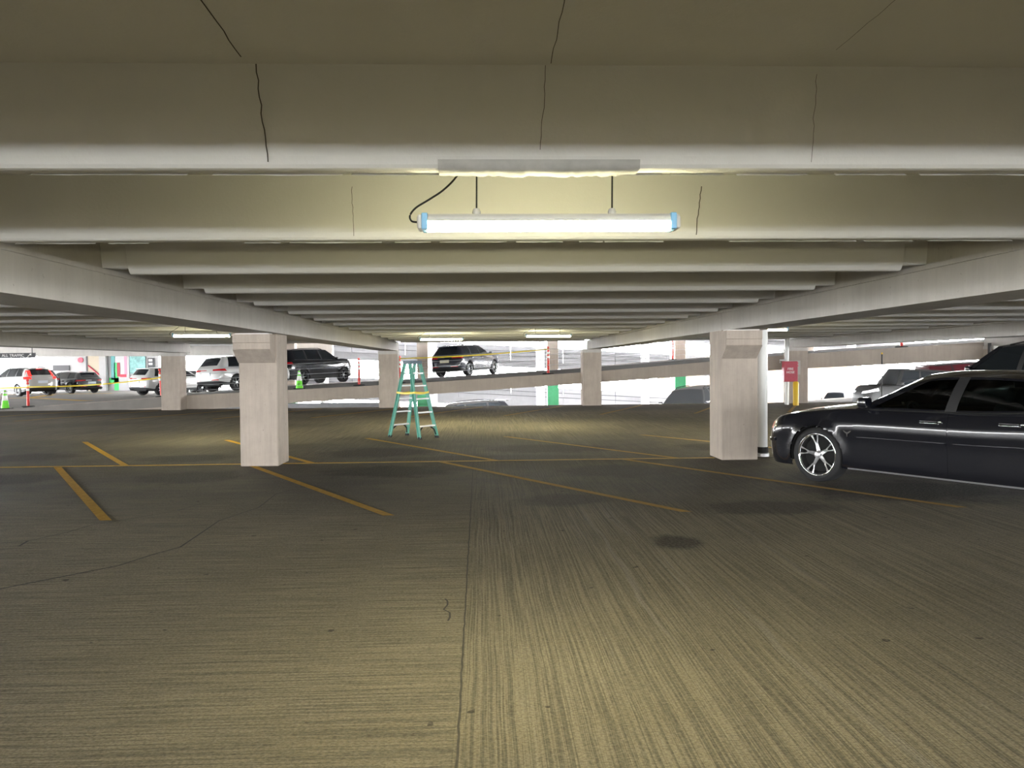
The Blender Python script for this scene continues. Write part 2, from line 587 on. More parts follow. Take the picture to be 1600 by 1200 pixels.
ribbon([(-3.93, 5.2), (-3.6, 5.55), (-3.42, 5.75), (-3.2, 5.98), (-2.95, 6.25), (-2.83, 6.6), (-2.7, 6.85), (-2.72, 7.35), (-2.75, 8.0), (-2.55, 8.7), (-2.6, 9.6), (-2.4, 10.2)],
       lambda t: .026 * (1 - .6 * t), 0.002, 'crack', None, floor)
ribbon([(-5.2, 7.0), (-4.6, 7.06), (-4.22, 7.2), (-4.05, 7.55), (-3.98, 7.9), (-3.75, 8.15), (-3.4, 8.6), (-3.2, 9.4)], lambda t: .016 * (1 - .5 * t), 0.002, 'crack', None, floor)
ribbon([(-4.22, 7.2), (-4.18, 7.0)], .02, 0.002, 'crack', None, floor)
ribbon(jitter((-0.28, 5.2), (-0.24, 4.75), 6, .02, 5), .012, 0.002, 'crack', None, floor)

# ceiling slab with its joists
ceiling = struct('ceiling', MB().box(-40, 40, -20.2, 28.99, 2.8, 2.95), M['ceil'], 'painted concrete ceiling slab carried on close joists', 'ceiling')
struct('shade_slab_above', MB().box(-40, 40, -20.2, 28.9, 5.75, 5.9), M['girder'], 'unseen slab added above the ceiling to block light', 'slab')  # unseen slab, added to stop light entering from above
GX = [-34.3, -26.6, -18.88, -11.19, -3.5, 4.19, 11.88, 19.57, 27.26, 34.95]
jp = [(-.05, 2.81), (-.012, 2.445), (0.0, 2.415), (.012, 2.402), (.03, 2.398), (.075, 2.398), (.088, 2.404), (.10, 2.43), (.15, 2.81)]
jmesh = {}
for bi in range(len(GX) - 1):
    x0, x1 = GX[bi] + .20, GX[bi + 1] - .20
    L = round(x1 - x0, 3)
    for k in range(-12, 15):
        if L not in jmesh:
            mb = MB()
            sh = .22       # the joist ends stop short of the girder on a splayed end
            n = len(jp)
            vs = [(sh + max(0, (2.6 - z) * .15), y, z) for y, z in jp] + [(L - sh - max(0, (2.6 - z) * .15), y, z) for y, z in jp]
            fs = [tuple(range(n)), tuple(range(n, 2 * n))[::-1]] + [(i, (i + 1) % n, n + (i + 1) % n, n + i) for i in range(n)]
            # end diaphragm stubs reaching the girder above its ledge
            mb.add(vs, fs)
            mb.box(-.02, sh + .02, .0, .08, 2.45, 2.81)
            mb.box(L - sh - .02, L + .02, .0, .08, 2.45, 2.81)
            jmesh[L] = mb.build('joist', M['ceil'], ceiling).data
            o = bpy.data.objects['joist']
        else:
            o = bpy.data.objects.new('joist', jmesh[L])
            COL.objects.link(o)
            o.parent = ceiling
        o.location = (x0, 3.17 + 1.8 * k, 0)

# cracks on the nearest joists and the slab
def wall_crack(x, y, z0, z1, wd, seed, lean=0.0):
    r = random.Random(seed)
    rows = []
    for i in range(13):
        t = i / 12
        xx = x + lean * t + r.uniform(-.004, .004)
        yy = y - .055 * t
        rows.append([(xx - wd / 2, yy, z0 + (z1 - z0) * t), (xx + wd / 2, yy, z0 + (z1 - z0) * t)])
    MB().grid(rows).build('crack', M['crack'], ceiling)


wall_crack(-0.86, 3.153, 2.42, 2.79, .005, 3, -.03)
wall_crack(0.24, 3.153, 2.47, 2.79, .0025, 4, .02)
wall_crack(1.36, 3.153, 2.42, 2.76, .002, 5, 0)
wall_crack(1.38, 4.952, 2.42, 2.72, .006, 6, .02)
wall_crack(-0.82, 4.952, 2.42, 2.72, .003, 16, .0)
for (a, b, wd, sd) in [((-0.93, 3.05), (-0.86, 1.2), .005, 8), ((0.28, 3.1), (0.27, 1.3), .003, 9), ((1.37, 2.95), (1.40, 1.8), .002, 10)]:
    mb = MB()
    mb.grid([[(x - wd / 2, y, 2.7975), (x + wd / 2, y, 2.7975)] for x, y in jitter(a, b, 24, .003, sd)])
    mb.build('crack', M['crack'], ceiling)
# patched bottom of the nearest joist where the lamp hangs
mb = MB()
rr = random.Random(3)
n = 40
rows = []
for i in range(n + 1):
    x = -0.18 + 0.83 * i / n
    e = math.sin(math.pi * i / n) ** .5
    rows.append([(x, 3.157, 2.432), (x, 3.160, 2.42), (x, 3.165, 2.397 - .004 * e * rr.random()), (x, 3.27, 2.394 - .010 * e * rr.random()), (x, 3.30, 2.43)])
mb.grid(rows)
mb.build('mortar_patch', M['mortar'], ceiling, smooth=True)
# worn back arris of the near joists, the daylight it catches painted bright
for k, yk in ((0, 3.17), (1, 4.97)):
    mb = MB()
    rr = random.Random(11 + k)
    x = -3.0
    while x < 3.7:
        ln = rr.uniform(.15, .9)
        if rr.random() < .8:
            rows = []
            for i in range(9):
                xx = x + ln * i / 8
                h = rr.uniform(.002, .006)
                rows.append([(xx, yk + .086, 2.396 - h), (xx, yk + .106, 2.402), (xx, yk + .108, 2.425)])
            mb.grid(rows)
        x += ln + rr.uniform(.01, .12)
    mb.build('worn_lit_edge', M['brightedge'], ceiling)

# girders, in lengths that meet over the columns
gp = [(-.31, 2.10), (.31, 2.10), (.31, 2.385), (.285, 2.395), (.285, 2.435), (.22, 2.445), (.19, 2.81), (-.19, 2.81), (-.22, 2.445), (-.285, 2.435), (-.285, 2.395), (-.31, 2.385)]
gcount = 0
for gi, gx in enumerate(GX):
    for (ya, yb) in ((-20.0, -3.4), (-3.38, 12.42), (12.44, 28.94)):
        mb = MB()
        n = len(gp)
        ny = 2
        vs = [(x, y, z) for y in (ya, yb) for x, z in gp]
        fs = [tuple(range(n)), tuple(range(n, 2 * n))[::-1]] + [(i, (i + 1) % n, n + (i + 1) % n, n + i) for i in range(n)]
        mb.add(vs, fs)
        o = mb.build('girder', M['girder'])
        o.location = (gx, 0, 0)
        where = {-1: 'behind the camera', 0: 'nearer than', 1: 'beyond'}
        seg = 'between the near and far column rows' if ya > 12 else ('in front of the near column row' if ya > -4 else 'behind the viewer')
        side = ['seventh', 'sixth', 'fifth', 'third', 'first', 'second', 'fourth', 'eighth', 'ninth', 'tenth'][gi]
        tag(o, None, None, None, 'structure')
        o['label'] = 'long grey concrete girder %s, %s outward from the lamp' % (seg, side)
        o['category'] = 'girder'

# columns
def column(x, y, label, wd=.6, dp=.65, corbel=True, z0=0.0, z1=2.1):
    root = MB().bev(-wd / 2, wd / 2, 0, dp, z0, z1, .02).build('column', M['column'])
    root.location = (x, y, 0)
    tag(root, label, 'column', None, 'structure')
    if corbel:
        mb = MB()
        pr = [(.02, 2.085), (-.28, 2.085), (-.28, 1.955), (-.262, 1.945), (-.262, 1.855), (-.28, 1.845), (-.01, 1.64), (.02, 1.64)]
        n = len(pr)
        vs = [(xx, yy, zz) for xx in (-wd / 2, wd / 2 - .03) for yy, zz in pr]
        mb.add(vs, [tuple(range(n)), tuple(range(n, 2 * n))[::-1]] + [(i, (i + 1) % n, n + (i + 1) % n, n + i) for i in range(n)])
        mb.build('corbel', M['column'], root)
        MB().box(-wd / 2 + .03, wd / 2 - .06, -.24, -.02, 2.085, 2.1).build('bearing_pad', M['brightedge'], root)
    else:
        MB().box(-wd / 2 - .01, wd / 2 + .01, -.012, dp + .01, 1.97, 2.09).build('cap', M['girder'], root)
    return root


column(-3.57, 12.27, 'square concrete column with corbel standing left of the step ladder')
column(4.12, 12.25, 'square concrete column with corbel beside the white drain pipe')
for x in (-26.6, -18.88, -11.25, 11.88, 19.57, 27.3):
    column(x, 12.26, 'concrete column of the near row, outside the picture, %.0f m from the middle aisle' % x)
for x in (-18.88, -11.25, -3.57, 4.12, 11.88, 19.57):
    column(x, -3.6, 'concrete column behind the viewer, %.0f m from the middle aisle' % x)
FARC = {-26.9: 'far-row concrete column near the all traffic sign, left of the picture', -19.2: 'far-row concrete column outside the left edge of the picture',
        -11.42: 'far-row concrete column between the white cars on the ramp', -3.53: 'far-row concrete column just left of the step ladder top',
        4.01: 'far-row concrete column right of the green painted pillar', 11.80: 'far-row concrete column behind the red cabinet',
        19.62: 'far-row concrete column with a black pipe on its edge'}
for x, lb in FARC.items():
    column(x, 28.4, lb, .70, .6, False, -3.2)

# parapets around the level
for nm, a in {'wall_rear': (-40, 40, -20.2, -20.0, 0, 1.15), 'wall_left': (-40, -39.8, -20, 28.8, 0, 1.35), 'wall_right': (39.8, 40, -20, 28.8, 0, 1.35)}.items():
    struct(nm, MB().box(*a), M['girder'], 'low concrete parapet, %s' % nm.replace('_', ' '), 'parapet')

# ------------------------------------------------------------------ ramps and the structures beyond
def ramp(name, dz, label, left_flat, edge_lo=.46, pieces=True):
    mb = MB()
    xs = [v for v in np.arange(-12.0, 38.1, 1.0)]
    rows = []
    for y in (29.12, 40.0, 44.9):
        rows.append([(x, y, ramp_z(x, y) + dz) for x in xs])
    bot = [[(x, y, z - .36) for x, y, z in r] for r in rows]
    mb.grid(rows)
    mb.grid(bot)
    mb.grid([rows[0], bot[0]])
    mb.grid([rows[-1], bot[-1]])
    mb.grid([[r[0] for r in rows], [r[0] for r in bot]])
    if left_flat:
        xs2 = [-48, -18.6, -15, -12]
        rows = [[(x, y, ramp_z(x, y) + dz) for x in xs2] for y in (28.98, 40.0, 64.0)]
        bot = [[(x, y, z - .36) for x, y, z in r] for r in rows]
        mb.grid(rows)
        mb.grid(bot)
        mb.grid([rows[0], bot[0]])
        mb.grid([rows[-1], bot[-1]])
    root = struct(name, mb, M['ramp'], label, 'ramp')
    if pieces:
        cuts = [-16.3, -11.75, -3.53, 4.01, 11.8, 19.6, 27.3, 35]
        for a, b in zip(cuts[:-1], cuts[1:]):
            for (ya, yb) in ((28.99, 29.3), (44.75, 45.05)):
                if ya > 40 and a < -12:
                    continue
                q = MB()
                r1, r2 = [], []
                for i in range(9):
                    x = a + (b - a - .02) * i / 8
                    zt = ramp_z(x, ya) + dz + .012
                    lo = zt - np.interp(x, [-17, -14, -11.5, -9.5, -7, -3.9, 4, 9, 12.4, 19.3], [.25, .45, .55, .55, .48, .46, .42, .50, .56, .68])
                    r1.append([(x, ya, zt), (x, yb, zt)])
                    r2.append([(x, ya, lo), (x, yb, lo)])
                q.grid(r1)
                q.grid(r2)
                q.grid([[p[0] for p in r1], [p[0] for p in r2]])
                q.grid([[p[1] for p in r1], [p[1] for p in r2]])
                q.grid([r1[0], r2[0]])
                q.grid([r1[-1], r2[-1]])
                q.build('edge_beam', M['edge'], root)
    return root


ramp_main = ramp('ramp', 0.0, 'sloping concrete ramp deck with parked cars beyond the far columns', True)
ramp_up = ramp('ramp', 2.95, 'upper ramp deck over the parked cars', False)
ramp_top = ramp('ramp', 5.90, 'added ramp deck above the others, shading the light well', False)  # unseen deck added to cut light reaching the well
for kk in range(3, 16):  # unseen storeys added to keep sky light off the well walls
    struct('ramp', MB().box(-60, 60, 29.0, 45.0, 2.95 * kk + 1.2, 2.95 * kk + 3.2), M['shade'], 'unseen storey added high above the ramp for shade, level %d' % kk, 'ramp')
for kk in range(0, 9):  # boxes added out of view to shade the well from the opposite side
    struct('opposite_shade_storey', MB().box(-60, 60, 57.0, 73.0, 23.0 + 2.95 * kk, 25.2 + 2.95 * kk), M['shade'], 'unseen storey added high above the opposite ramp for shade, level %d' % kk, 'ramp')
ramp_low = ramp('ramp', -2.95, 'lower ramp deck seen under the ramp', True)

# painted arrow and lines on the flat end of the ramp
mbx = MB()
for (a, b, wd) in [((-24.2, 41.6), (-18.3, 36.4), .22), ((-24.2, 41.6), (-26.5, 48.0), .3), ((-29.5, 39.4), (-24.2, 41.6), .22), ((-32, 50), (-24, 50.5), .2)]:
    d = Vector((b[0] - a[0], b[1] - a[1], 0)).normalized()
    nrm = Vector((-d.y, d.x, 0)) * wd
    rows = []
    for i in range(9):
        p = Vector((a[0], a[1], 0)).lerp(Vector((b[0], b[1], 0)), i / 8)
        rows.append([(p + nrm * s + Vector((0, 0, ramp_z(p.x, p.y) + .012))) for s in (-1, 1)])
    mbx.grid(rows)
mbx.build('painted_arrow', M['yellow'], ramp_main)
q = MB()
for x0, x1, ya, yb in ((3.9, 8.5, 44.1, 44.4),):
    q.grid([[(x, y, ramp_z(x, y) + .012) for y in (ya, yb)] for x in np.linspace(x0, x1, 6)])
q.build('painted_line', M['white'], ramp_main)

# pillars at the far side of the ramp, the lower storey painted green
for x, lb in {-11.3: 'square pillar at the far ramp edge behind the tall black suv', -3.6: 'square pillar at the far ramp edge behind the step ladder',
              4.05: 'square pillar with green painted lower storey left of the far-row column', 11.62: 'square pillar with green painted lower storey behind the lower black car',
              19.3: 'square pillar at the far ramp edge, far right'}.items():
    r_ = struct('pillar', MB().bev(-.32, .32, -.3, .3, ramp_z(x, 45) - .3, 12, .02), M['column'], lb, 'pillar')
    r_.location = (x, 45.36, 0)
    if x < 19:
      MB().bev(-.325, .325, -.305, .305, -6, ramp_z(x, 45) - .3, .02).build('painted_shaft', M['greenpaint'], r_)
for x, lb in {-11.55: 'pale round column behind the tall black suv roof', -3.72: 'pale round column just left of the dark blue car', 4.1: 'pale round column left of the orange ramp post',
              11.8: 'pale round column between the two right pillars', 19.5: 'pale round column hidden behind the near right column', 27.2: 'pale round column, farthest right'}.items():
    o = struct('round_column', MB().lathe([(0, -6), (.31, -6), (.31, 12), (0, 12)], 24), M['pale'], lb, 'column', smooth=True, auto=40)
    o.location = (x, 56, 0)

# the opposite ramp, sloping the other way, with panelled parapets; fourth level and up added for shade
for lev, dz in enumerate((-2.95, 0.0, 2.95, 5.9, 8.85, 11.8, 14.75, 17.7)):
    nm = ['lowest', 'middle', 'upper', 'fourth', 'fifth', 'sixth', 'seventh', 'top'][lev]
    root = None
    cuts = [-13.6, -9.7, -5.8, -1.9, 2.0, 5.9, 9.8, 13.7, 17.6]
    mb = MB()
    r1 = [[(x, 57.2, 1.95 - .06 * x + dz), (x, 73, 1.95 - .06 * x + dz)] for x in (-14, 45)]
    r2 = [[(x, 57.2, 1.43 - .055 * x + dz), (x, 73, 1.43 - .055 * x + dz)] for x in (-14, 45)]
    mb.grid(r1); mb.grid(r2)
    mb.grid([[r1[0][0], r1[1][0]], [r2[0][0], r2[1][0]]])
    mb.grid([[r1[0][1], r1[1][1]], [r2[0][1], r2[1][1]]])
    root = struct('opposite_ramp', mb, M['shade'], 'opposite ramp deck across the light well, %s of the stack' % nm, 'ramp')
    for a, b in zip(cuts[:-1], cuts[1:]):
        if a > 15:
            continue
        q = MB()
        vs = []
        for y in (57.0, 57.2):
            for x in (a, b - .03):
                vs += [(x, y, 1.93 - .06 * x + dz), (x, y, 3.0 - .062 * x + dz)]
        q.add(vs, [(0, 1, 3, 2), (4, 5, 7, 6), (0, 1, 5, 4), (2, 3, 7, 6), (1, 3, 7, 5), (0, 2, 6, 4)])
        q.build('parapet_panel', M['shade'], root)
        for hz in (.36, .70):      # recessed joint shown as a proud thin rail
            q = MB().tube([(a, 56.97, 1.93 - .06 * a + dz + hz), (b, 56.97, 1.93 - .06 * b + dz + hz)], .022, 5)
            q.build('rail', M['blacktrim'], root)
struct('facade', MB().box(22, 47.5, 95, 97, -8, 2.4), mat('brown_brick', (.055, .036, .022), .9, var=.1), 'tan brick building seen past the ramps', 'building')
struct('ground', MB().box(-120, 120, 28, 76, -6.6, -6.2), M['ground'], 'ground around the garage', 'ground')

# beam and end wall at the low end of the ramp (left)
struct('beam', MB().add([(-44, 46, 2.36), (-44, 46.5, 2.36), (-9, 46, 2.16), (-9, 46.5, 2.16), (-44, 46, 3.4), (-44, 46.5, 3.4), (-9, 46, 3.4), (-9, 46.5, 3.4)],
       [(0, 1, 3, 2), (4, 5, 7, 6), (0, 2, 6, 4), (1, 3, 7, 5), (0, 1, 5, 4), (2, 3, 7, 6)]), M['girder'], 'pale cross beam above the white cars', 'beam')
struct('ceiling_beyond', MB().box(-48, -11.9, 28.9, 64, 3.0, 3.3), M['ceil'], 'flat soffit above the low end of the ramp', 'ceiling')
for yy in np.arange(31, 46, 3.0):
    MB().box(-48, -11.9, yy, yy + .25, 2.72, 3.0).build('joist', M['ceil'], bpy.data.objects['ceiling_beyond'])

struct('shade_wall_lower', MB().box(-22, -4.4, 40.0, 40.3, -3.2, -.38), M['shadewall'], 'near-black wall added under the ramp, coloured as its shade', 'wall')  # added to close the bright gap; unlit shade put into its colour
wb = struct('wall_back', MB().box(-34.1, -25.0, 60.0, 60.3, -.6, 3.0), M['pale'], 'white stair core wall behind the parked cars', 'wall')
dr = MB().box(-30.3, -29.36, 59.93, 60.0, -.25, 2.46).build('door_1', M['beige'])
tag(dr, 'beige stair door panel with a sloping handrail', 'door', None, 'structure')
MB().box(-30.42, -30.30, 59.90, 60.0, -.25, 2.46).build('door_frame', M['dark'], dr)
MB().tube([(-30.25, 59.88, 1.72), (-29.3, 59.88, .88)], .05, 6).build('handrail', M['crimson'], dr)
struct('pilaster', MB().box(-29.3, -28.8, 59.6, 60.0, -.3, 2.9), M['pale'], 'pale pilaster beside the stair door', 'pillar')
mu = MB().box(-28.75, -27.2, 59.93, 59.985, -.24, 2.45).build('mural', M['offwhite'])
tag(mu, 'white wall mural with green bar and dark red letter L', 'mural')
for (x0, x1, z0, z1, m, nm) in [(-28.55, -28.25, .62, 2.42, 'cyan', 'teal_stripe'), (-28.33, -28.0, -.2, 1.92, 'green', 'green_bar'), (-28.7, -28.0, .35, .75, 'green', 'green_foot'),
                                (-28.1, -27.88, .85, 1.92, 'crimson', 'letter_stem'), (-27.88, -27.4, .80, 1.02, 'brightred', 'letter_foot'),
                                (-27.55, -27.35, 1.0, 2.4, 'pink', 'pink_stripe')]:
    MB().box(x0, x1, 59.905 if 'letter' in nm else 59.915, 59.93, z0, z1).build(nm, M[m], mu)
mp = MB().box(-27.15, -25.97, 59.93, 59.985, 1.06, 2.38).build('wall_map', M['teal'])
tag(mp, 'teal wall map panel beside the mural', 'map')
sg = MB().box(-25.78, -25.3, 59.9, 59.985, 1.35, 2.25).build('level_sign', M['dark'])
tag(sg, 'small dark level sign with white marks by the map', 'sign')
for z in (2.0, 1.72):
    MB().box(-25.70, -25.42, 59.88, 59.9, z, z + .16).build('mark', M['white'], sg)
rd = MB().lathe([(0, 0), (.2, 0), (.2, .06), (0, .06)], 16, 'y').build('alarm_disc', M['brightred'])
rd.location = (-30.85, 59.92, 2.14)
tag(rd, 'round red alarm disc on the white core wall', 'alarm')
hs = MB().box(-32.9, -31.7, 59.9, 59.99, 1.35, 1.75).build('wall_vent', M['dark'])
tag(hs, 'dark louvred vent low on the white core wall', 'vent')


def text_mesh(txt, size, name, m, parent, loc, rot=(H90, 0, 0), ext=.003):
    cu = bpy.data.curves.new(name, 'FONT')
    cu.body = txt
    cu.size = size
    cu.extrude = ext
    cu.align_x = 'CENTER'
    cu.align_y = 'CENTER'
    t = bpy.data.objects.new(name + '_source', cu)
    me = bpy.data.meshes.new_from_object(t)
    me.name = name
    bpy.data.objects.remove(t, do_unlink=True)
    me.materials.clear()
    me.materials.append(m)
    o = bpy.data.objects.new(name, me)
    COL.objects.link(o)
    o.parent = parent
    o.location = loc
    o.rotation_euler = rot
    return o


ts = MB().box(-1.15, 1.15, 0, .05, 0, .25).build('traffic_sign', M['dark'])
ts.location = (-22.85, 38, 2.06)
tag(ts, 'dark hanging sign reading ALL TRAFFIC with an arrow', 'sign')
text_mesh('ALL TRAFFIC', .185, 'lettering', M['white'], ts, (.10, -.004, .125))
q = MB()
q.tube([(.80, -.006, .07), (.94, -.006, .19)], .018, 5)
q.add([(.98, -.008, .22), (.87, -.008, .20), (.96, -.008, .11), (.98, -.004, .22), (.87, -.004, .20), (.96, -.004, .11)], [(0, 1, 2), (3, 4, 5), (0, 1, 4, 3), (1, 2, 5, 4), (0, 2, 5, 3)])
q.build('arrow', M['white'], ts)
for xx in (-1.0, 1.0):
    MB().box(xx - .015, xx + .015, .01, .04, .25, .95).build('hanger', M['pipeblack'], ts)

# ------------------------------------------------------------------ tube lamps
def batten(name, label, loc, rz=0.0, cord=True, top=2.80, rods=((-.33, .0), (.29, 0))):
    root = empty(name, loc, rz, label, 'lamp', 'tube lamps under the joists')
    L = .555
    prof = [(-.05, .027), (-.052, .036), (-.048, .047), (-.035, .06), (.035, .06), (.048, .047), (.052, .036), (.05, .027)]
    mb = MB()
    n = len(prof)
    vs = [(x, y, z) for x in (-L - .02, L + .02) for y, z in prof]
    mb.add(vs, [tuple(range(n)), tuple(range(n, 2 * n))[::-1]] + [(i, (i + 1) % n, n + (i + 1) % n, n + i) for i in range(n)])
    mb.build('housing', M['housing'], root)
    dp = [(-.044, .028)] + [(-.044 * math.cos(a), .026 - .040 * math.sin(a)) for a in np.linspace(.25, math.pi - .25, 9)] + [(.044, .028)]
    mb = MB()
    n = len(dp)
    vs = [(x, y, z) for x in (-L, L) for y, z in dp]
    mb.add(vs, [tuple(range(n)), tuple(range(n, 2 * n))[::-1]] + [(i, (i + 1) % n, n + (i + 1) % n, n + i) for i in range(n)])
    mb.build('diffuser', M['glow'], root)
    for s in (-1, 1):
        MB().bev(min(s * (L + .018), s * .598), max(s * (L + .018), s * .598), -.047, .047, -.008, .058, .012).build('end_cap', M['whiteplate'] if False else M['housing'], root)
        MB().bev(min(s * (L - .006), s * (L + .022)), max(s * (L - .006), s * (L + .022)), -.054, .054, -.010, .064, .005).build('clip', M['clipblue'], root)
    for rx_, dx in rods:
        r_ = MB().tube([(rx_, 0, .075), (rx_ + .006, 0, top - loc[2])], .0042, 6).build('hanging_rod', M['pipeblack'], root)
        MB().lathe([(0, .055), (.016, .06), (.02, .075), (.014, .09), (0, .092)], 10, mt=Matrix.Translation((rx_, 0, 0))).build('hook', M['housing'], r_)
    if cord:
        pts = [(-.60, 0, .03), (-.625, 0, .035), (-.632, 0, .06), (-.605, 0, .095), (-.54, 0, .135), (-.48, 0, .175), (-.42, 0, .235), (-.36, 0, .33), (-.33, 0, top - loc[2])]
        pv = [Vector(p) for p in pts]
        sm = []
        for i in range(len(pv) - 1):
            p0, p1, p2, p3 = pv[max(i - 1, 0)], pv[i], pv[i + 1], pv[min(i + 2, len(pv) - 1)]
            for k in range(5):
                u = k / 5
                sm.append(.5 * (2 * p1 + (p2 - p0) * u + (2 * p0 - 5 * p1 + 4 * p2 - p3) * u * u + (3 * p1 - p0 - 3 * p2 + p3) * u ** 3))
        pts = sm + [pv[-1]]
        MB().tube(pts, .0046, 6).build('power_cord', M['blackrub'], root)
    return root


L0 = batten('tube_lamp', 'lit white tube lamp hanging nearest, above the middle aisle', (0.303, 3.52, 2.214))
for loc, lb, rz in [((-1.12, 20.5, 2.24), 'lit tube lamp above the dark blue car, left of the far pair', 0.05), ((1.62, 19.2, 2.26), 'lit tube lamp above the orange ramp post, right of the far pair', 0.05),
                    ((-5.85, 16.2, 2.215), 'lit tube lamp left of the corbelled column', .12), ((5.55, 15.3, 2.215), 'lit tube lamp beside the top of the white drain pipe', 0.0),
                    ((0.3, -4.0, 2.214), 'lit tube lamp behind the viewer', 0.0)]:
    o = copy_tree(L0)
    o.location = loc
    o.rotation_euler[2] = rz
    o['label'] = lb

# ------------------------------------------------------------------ step ladder
lad = empty('step_ladder', (-1.56, 16.8, 0), 0, 'green fibreglass twin step ladder open in the aisle', 'ladder')
w_ = Vector((.66, .75, 0)).normalized()
s_ = Vector((.75, -.66, 0)).normalized()
HT = 1.66


def lad_pt(side, sec, z):
    t = z / HT
    hw = .255 * (1 - t) + .135 * t
    sp = .475 * (1 - t) + .07 * t
    return w_ * (side * hw) + s_ * (sec * sp) + Vector((0, 0, z))


for sec in (-1, 1):
    for side in (-1, 1):
        a, b = lad_pt(side, sec, .0), lad_pt(side, sec, HT - .03)
        ax = (b - a).normalized()
        mt = Matrix.Translation(a) @ Matrix((
            (w_.x, s_.x, ax.x), (w_.y, s_.y, ax.y), (w_.z, s_.z, ax.z))).to_4x4()
        Ln = (b - a).length
        mb = MB()
        mb.box(-.006, .006, -.038, .038, .03, Ln, mt=mt)
        for e in (-1, 1):
            mb.box(-.006 if side > 0 else -.026, .026 if side > 0 else .006, e * .038 - .005, e * .038 + .005, .03, Ln, mt=mt)
        r_ = mb.build('rail', M['fibre'], lad)
        MB().bev(-.016, .02, -.048, .048, -.005, .05, .006, mt=mt).build('foot', M['blackrub'], r_)
    for z in (.27, .56, .85, 1.13, 1.40):
        a, b = lad_pt(-1, sec, z), lad_pt(1, sec, z)
        mt = Matrix.Translation((a + b) / 2) @ Matrix(((w_.x, s_.x, 0), (w_.y, s_.y, 0), (0, 0, 1))).to_4x4()
        hl = (b - a).length / 2
        MB().box(-hl, hl, -.042, .042, -.014, .014, mt=mt).build('step', M['alu'], lad)
    for side in (-1, 1):      # black corner braces under the lowest step
        z = .26
        p = lad_pt(side, sec, z) - w_ * side * .13
        q_ = lad_pt(side, sec, .07) - w_ * side * .012
        MB().tube([p, (p + q_) / 2 + w_ * side * .035 + Vector((0, 0, .02)), q_], .016, 6).build('brace', M['blackrub'], lad)
mt = Matrix.Translation((0, 0, HT - .06)) @ Matrix(((w_.x, s_.x, 0), (w_.y, s_.y, 0), (0, 0, 1))).to_4x4()
MB().bev(-.17, .17, -.13, .13, 0, .075, .012, mt=mt).build('top_cap', M['bluegrey'], lad)
for side in (-1, 1):
    z = 1.0
    MB().tube([lad_pt(side, -1, z), lad_pt(side, 0, z - .05) + Vector((0, 0, .02)), lad_pt(side, 1, z)], .009, 6).build('spreader', M['alu'], lad)
# yellow tape wound round the ladder
mb = MB()
cs = [lad_pt(-1, -1, .985) - s_ * .05 - w_ * .03, lad_pt(1, -1, .985) - s_ * .05 + w_ * .03, lad_pt(1, 1, .99) + s_ * .05 + w_ * .03, lad_pt(-1, 1, .99) + s_ * .05 - w_ * .03]
cs.append(cs[0])
rows = []
for i in range(4):
    for k in range(6):
        p = cs[i].lerp(cs[i + 1], k / 6)
        sag = -.018 * math.sin(math.pi * k / 6)
        rows.append([p + Vector((0, 0, sag - .022)), p + Vector((0, 0, sag + .022))])
rows.append(rows[0])
mb.grid(rows)
tp = mb.build('caution_tape', M['tape'])
tp.location = lad.location
tag(tp, 'yellow tape wound round the middle of the step ladder', 'tape')

# ------------------------------------------------------------------ ramp posts, cones, tape, cables
def post():
    root = empty('delineator_post', (0, 0, 0))
    MB().lathe([(0, 0), (.235, 0), (.235, .03), (.20, .045), (.06, .05), (0, .05)], 20).build('base', M['blackrub'], root)
    MB().lathe([(.052, .045), (.050, .72), (.046, .96), (.03, .97), (0, .97)], 14).build('tube', M['postred'], root)
    for z in (.64, .80):
        MB().lathe([(.0535, z), (.0535, z + .09)], 14).build('band', M['reflect'], root)
    MB().lathe([(.02, .97), (.02, 1.0), (.045, 1.02), (.05, 1.06), (.04, 1.10), (0, 1.10)], 12).build('handle', M['postred'], root)
    return root


P0 = post()
PL = [((-18.02, 31.0), 'red and white post on a black base beside the lime cone and white car'),
      ((-12.65, 30.6), 'red and white post leaning beside the column, by the white crossover'),
      ((-5.0, 30.9), 'red and white post in front of the tall black suv nose'),
      ((-3.38, 31.0), 'red and white post between the far column and the step ladder'),
      ((2.56, 30.6), 'red and white post right of the dark blue car'),
      ((16.25, 29.35), 'red and white post high on the ramp edge above the black roof'),
      ((10.9, 44.0), 'red and white post by the far ramp edge, small between the right pillars')]
posts = []
for i, ((x, y), lb) in enumerate(PL):
    o = P0 if i == 0 else copy_tree(P0)
    o.location = (x, y, ramp_z(x, y) + (.012 if y < 29.4 else 0))
    o.rotation_euler[2] = i * .7
    tag(o, lb, 'post', 'red and white posts along the ramp edge')
    posts.append(o)
posts[1].rotation_euler = (0, -.06, 0)


def cone():
    root = empty('traffic_cone', (0, 0, 0))
    MB().bev(-.19, .19, -.19, .19, 0, .035, .012).build('base', M['blackrub'], root)
    MB().lathe([(.14, .03), (.130, .10), (.098, .34), (.06, .58), (.035, .71), (.018, .715), (.016, .70)], 20).build('cone_body', M['lime'], root)
    MB().lathe([(.1005, .33), (.072, .52)], 20).build('band', M['reflect'], root)
    MB().lathe([(.062, .585), (.047, .665)], 20).build('band', M['reflect'], root)
    return root


C0 = cone()
for i, ((x, y), lb) in enumerate([((-18.42, 30.2), 'lime green traffic cone at the left edge beside the white car'), ((-7.25, 30.4), 'lime green traffic cone standing in front of the tall black suv')]):
    o = C0 if i == 0 else copy_tree(C0)
    o.location = (x, y, ramp_z(x, y))
    tag(o, lb, 'cone', 'lime traffic cones')
mk = MB()
mk.tube([(0, -.117, .17), (.035, -.114, .20), (0, -.108, .235), (-.035, -.112, .20), (-.01, -.117, .17)], .012, 5)
mk.build('black_mark', M['dark'], o)


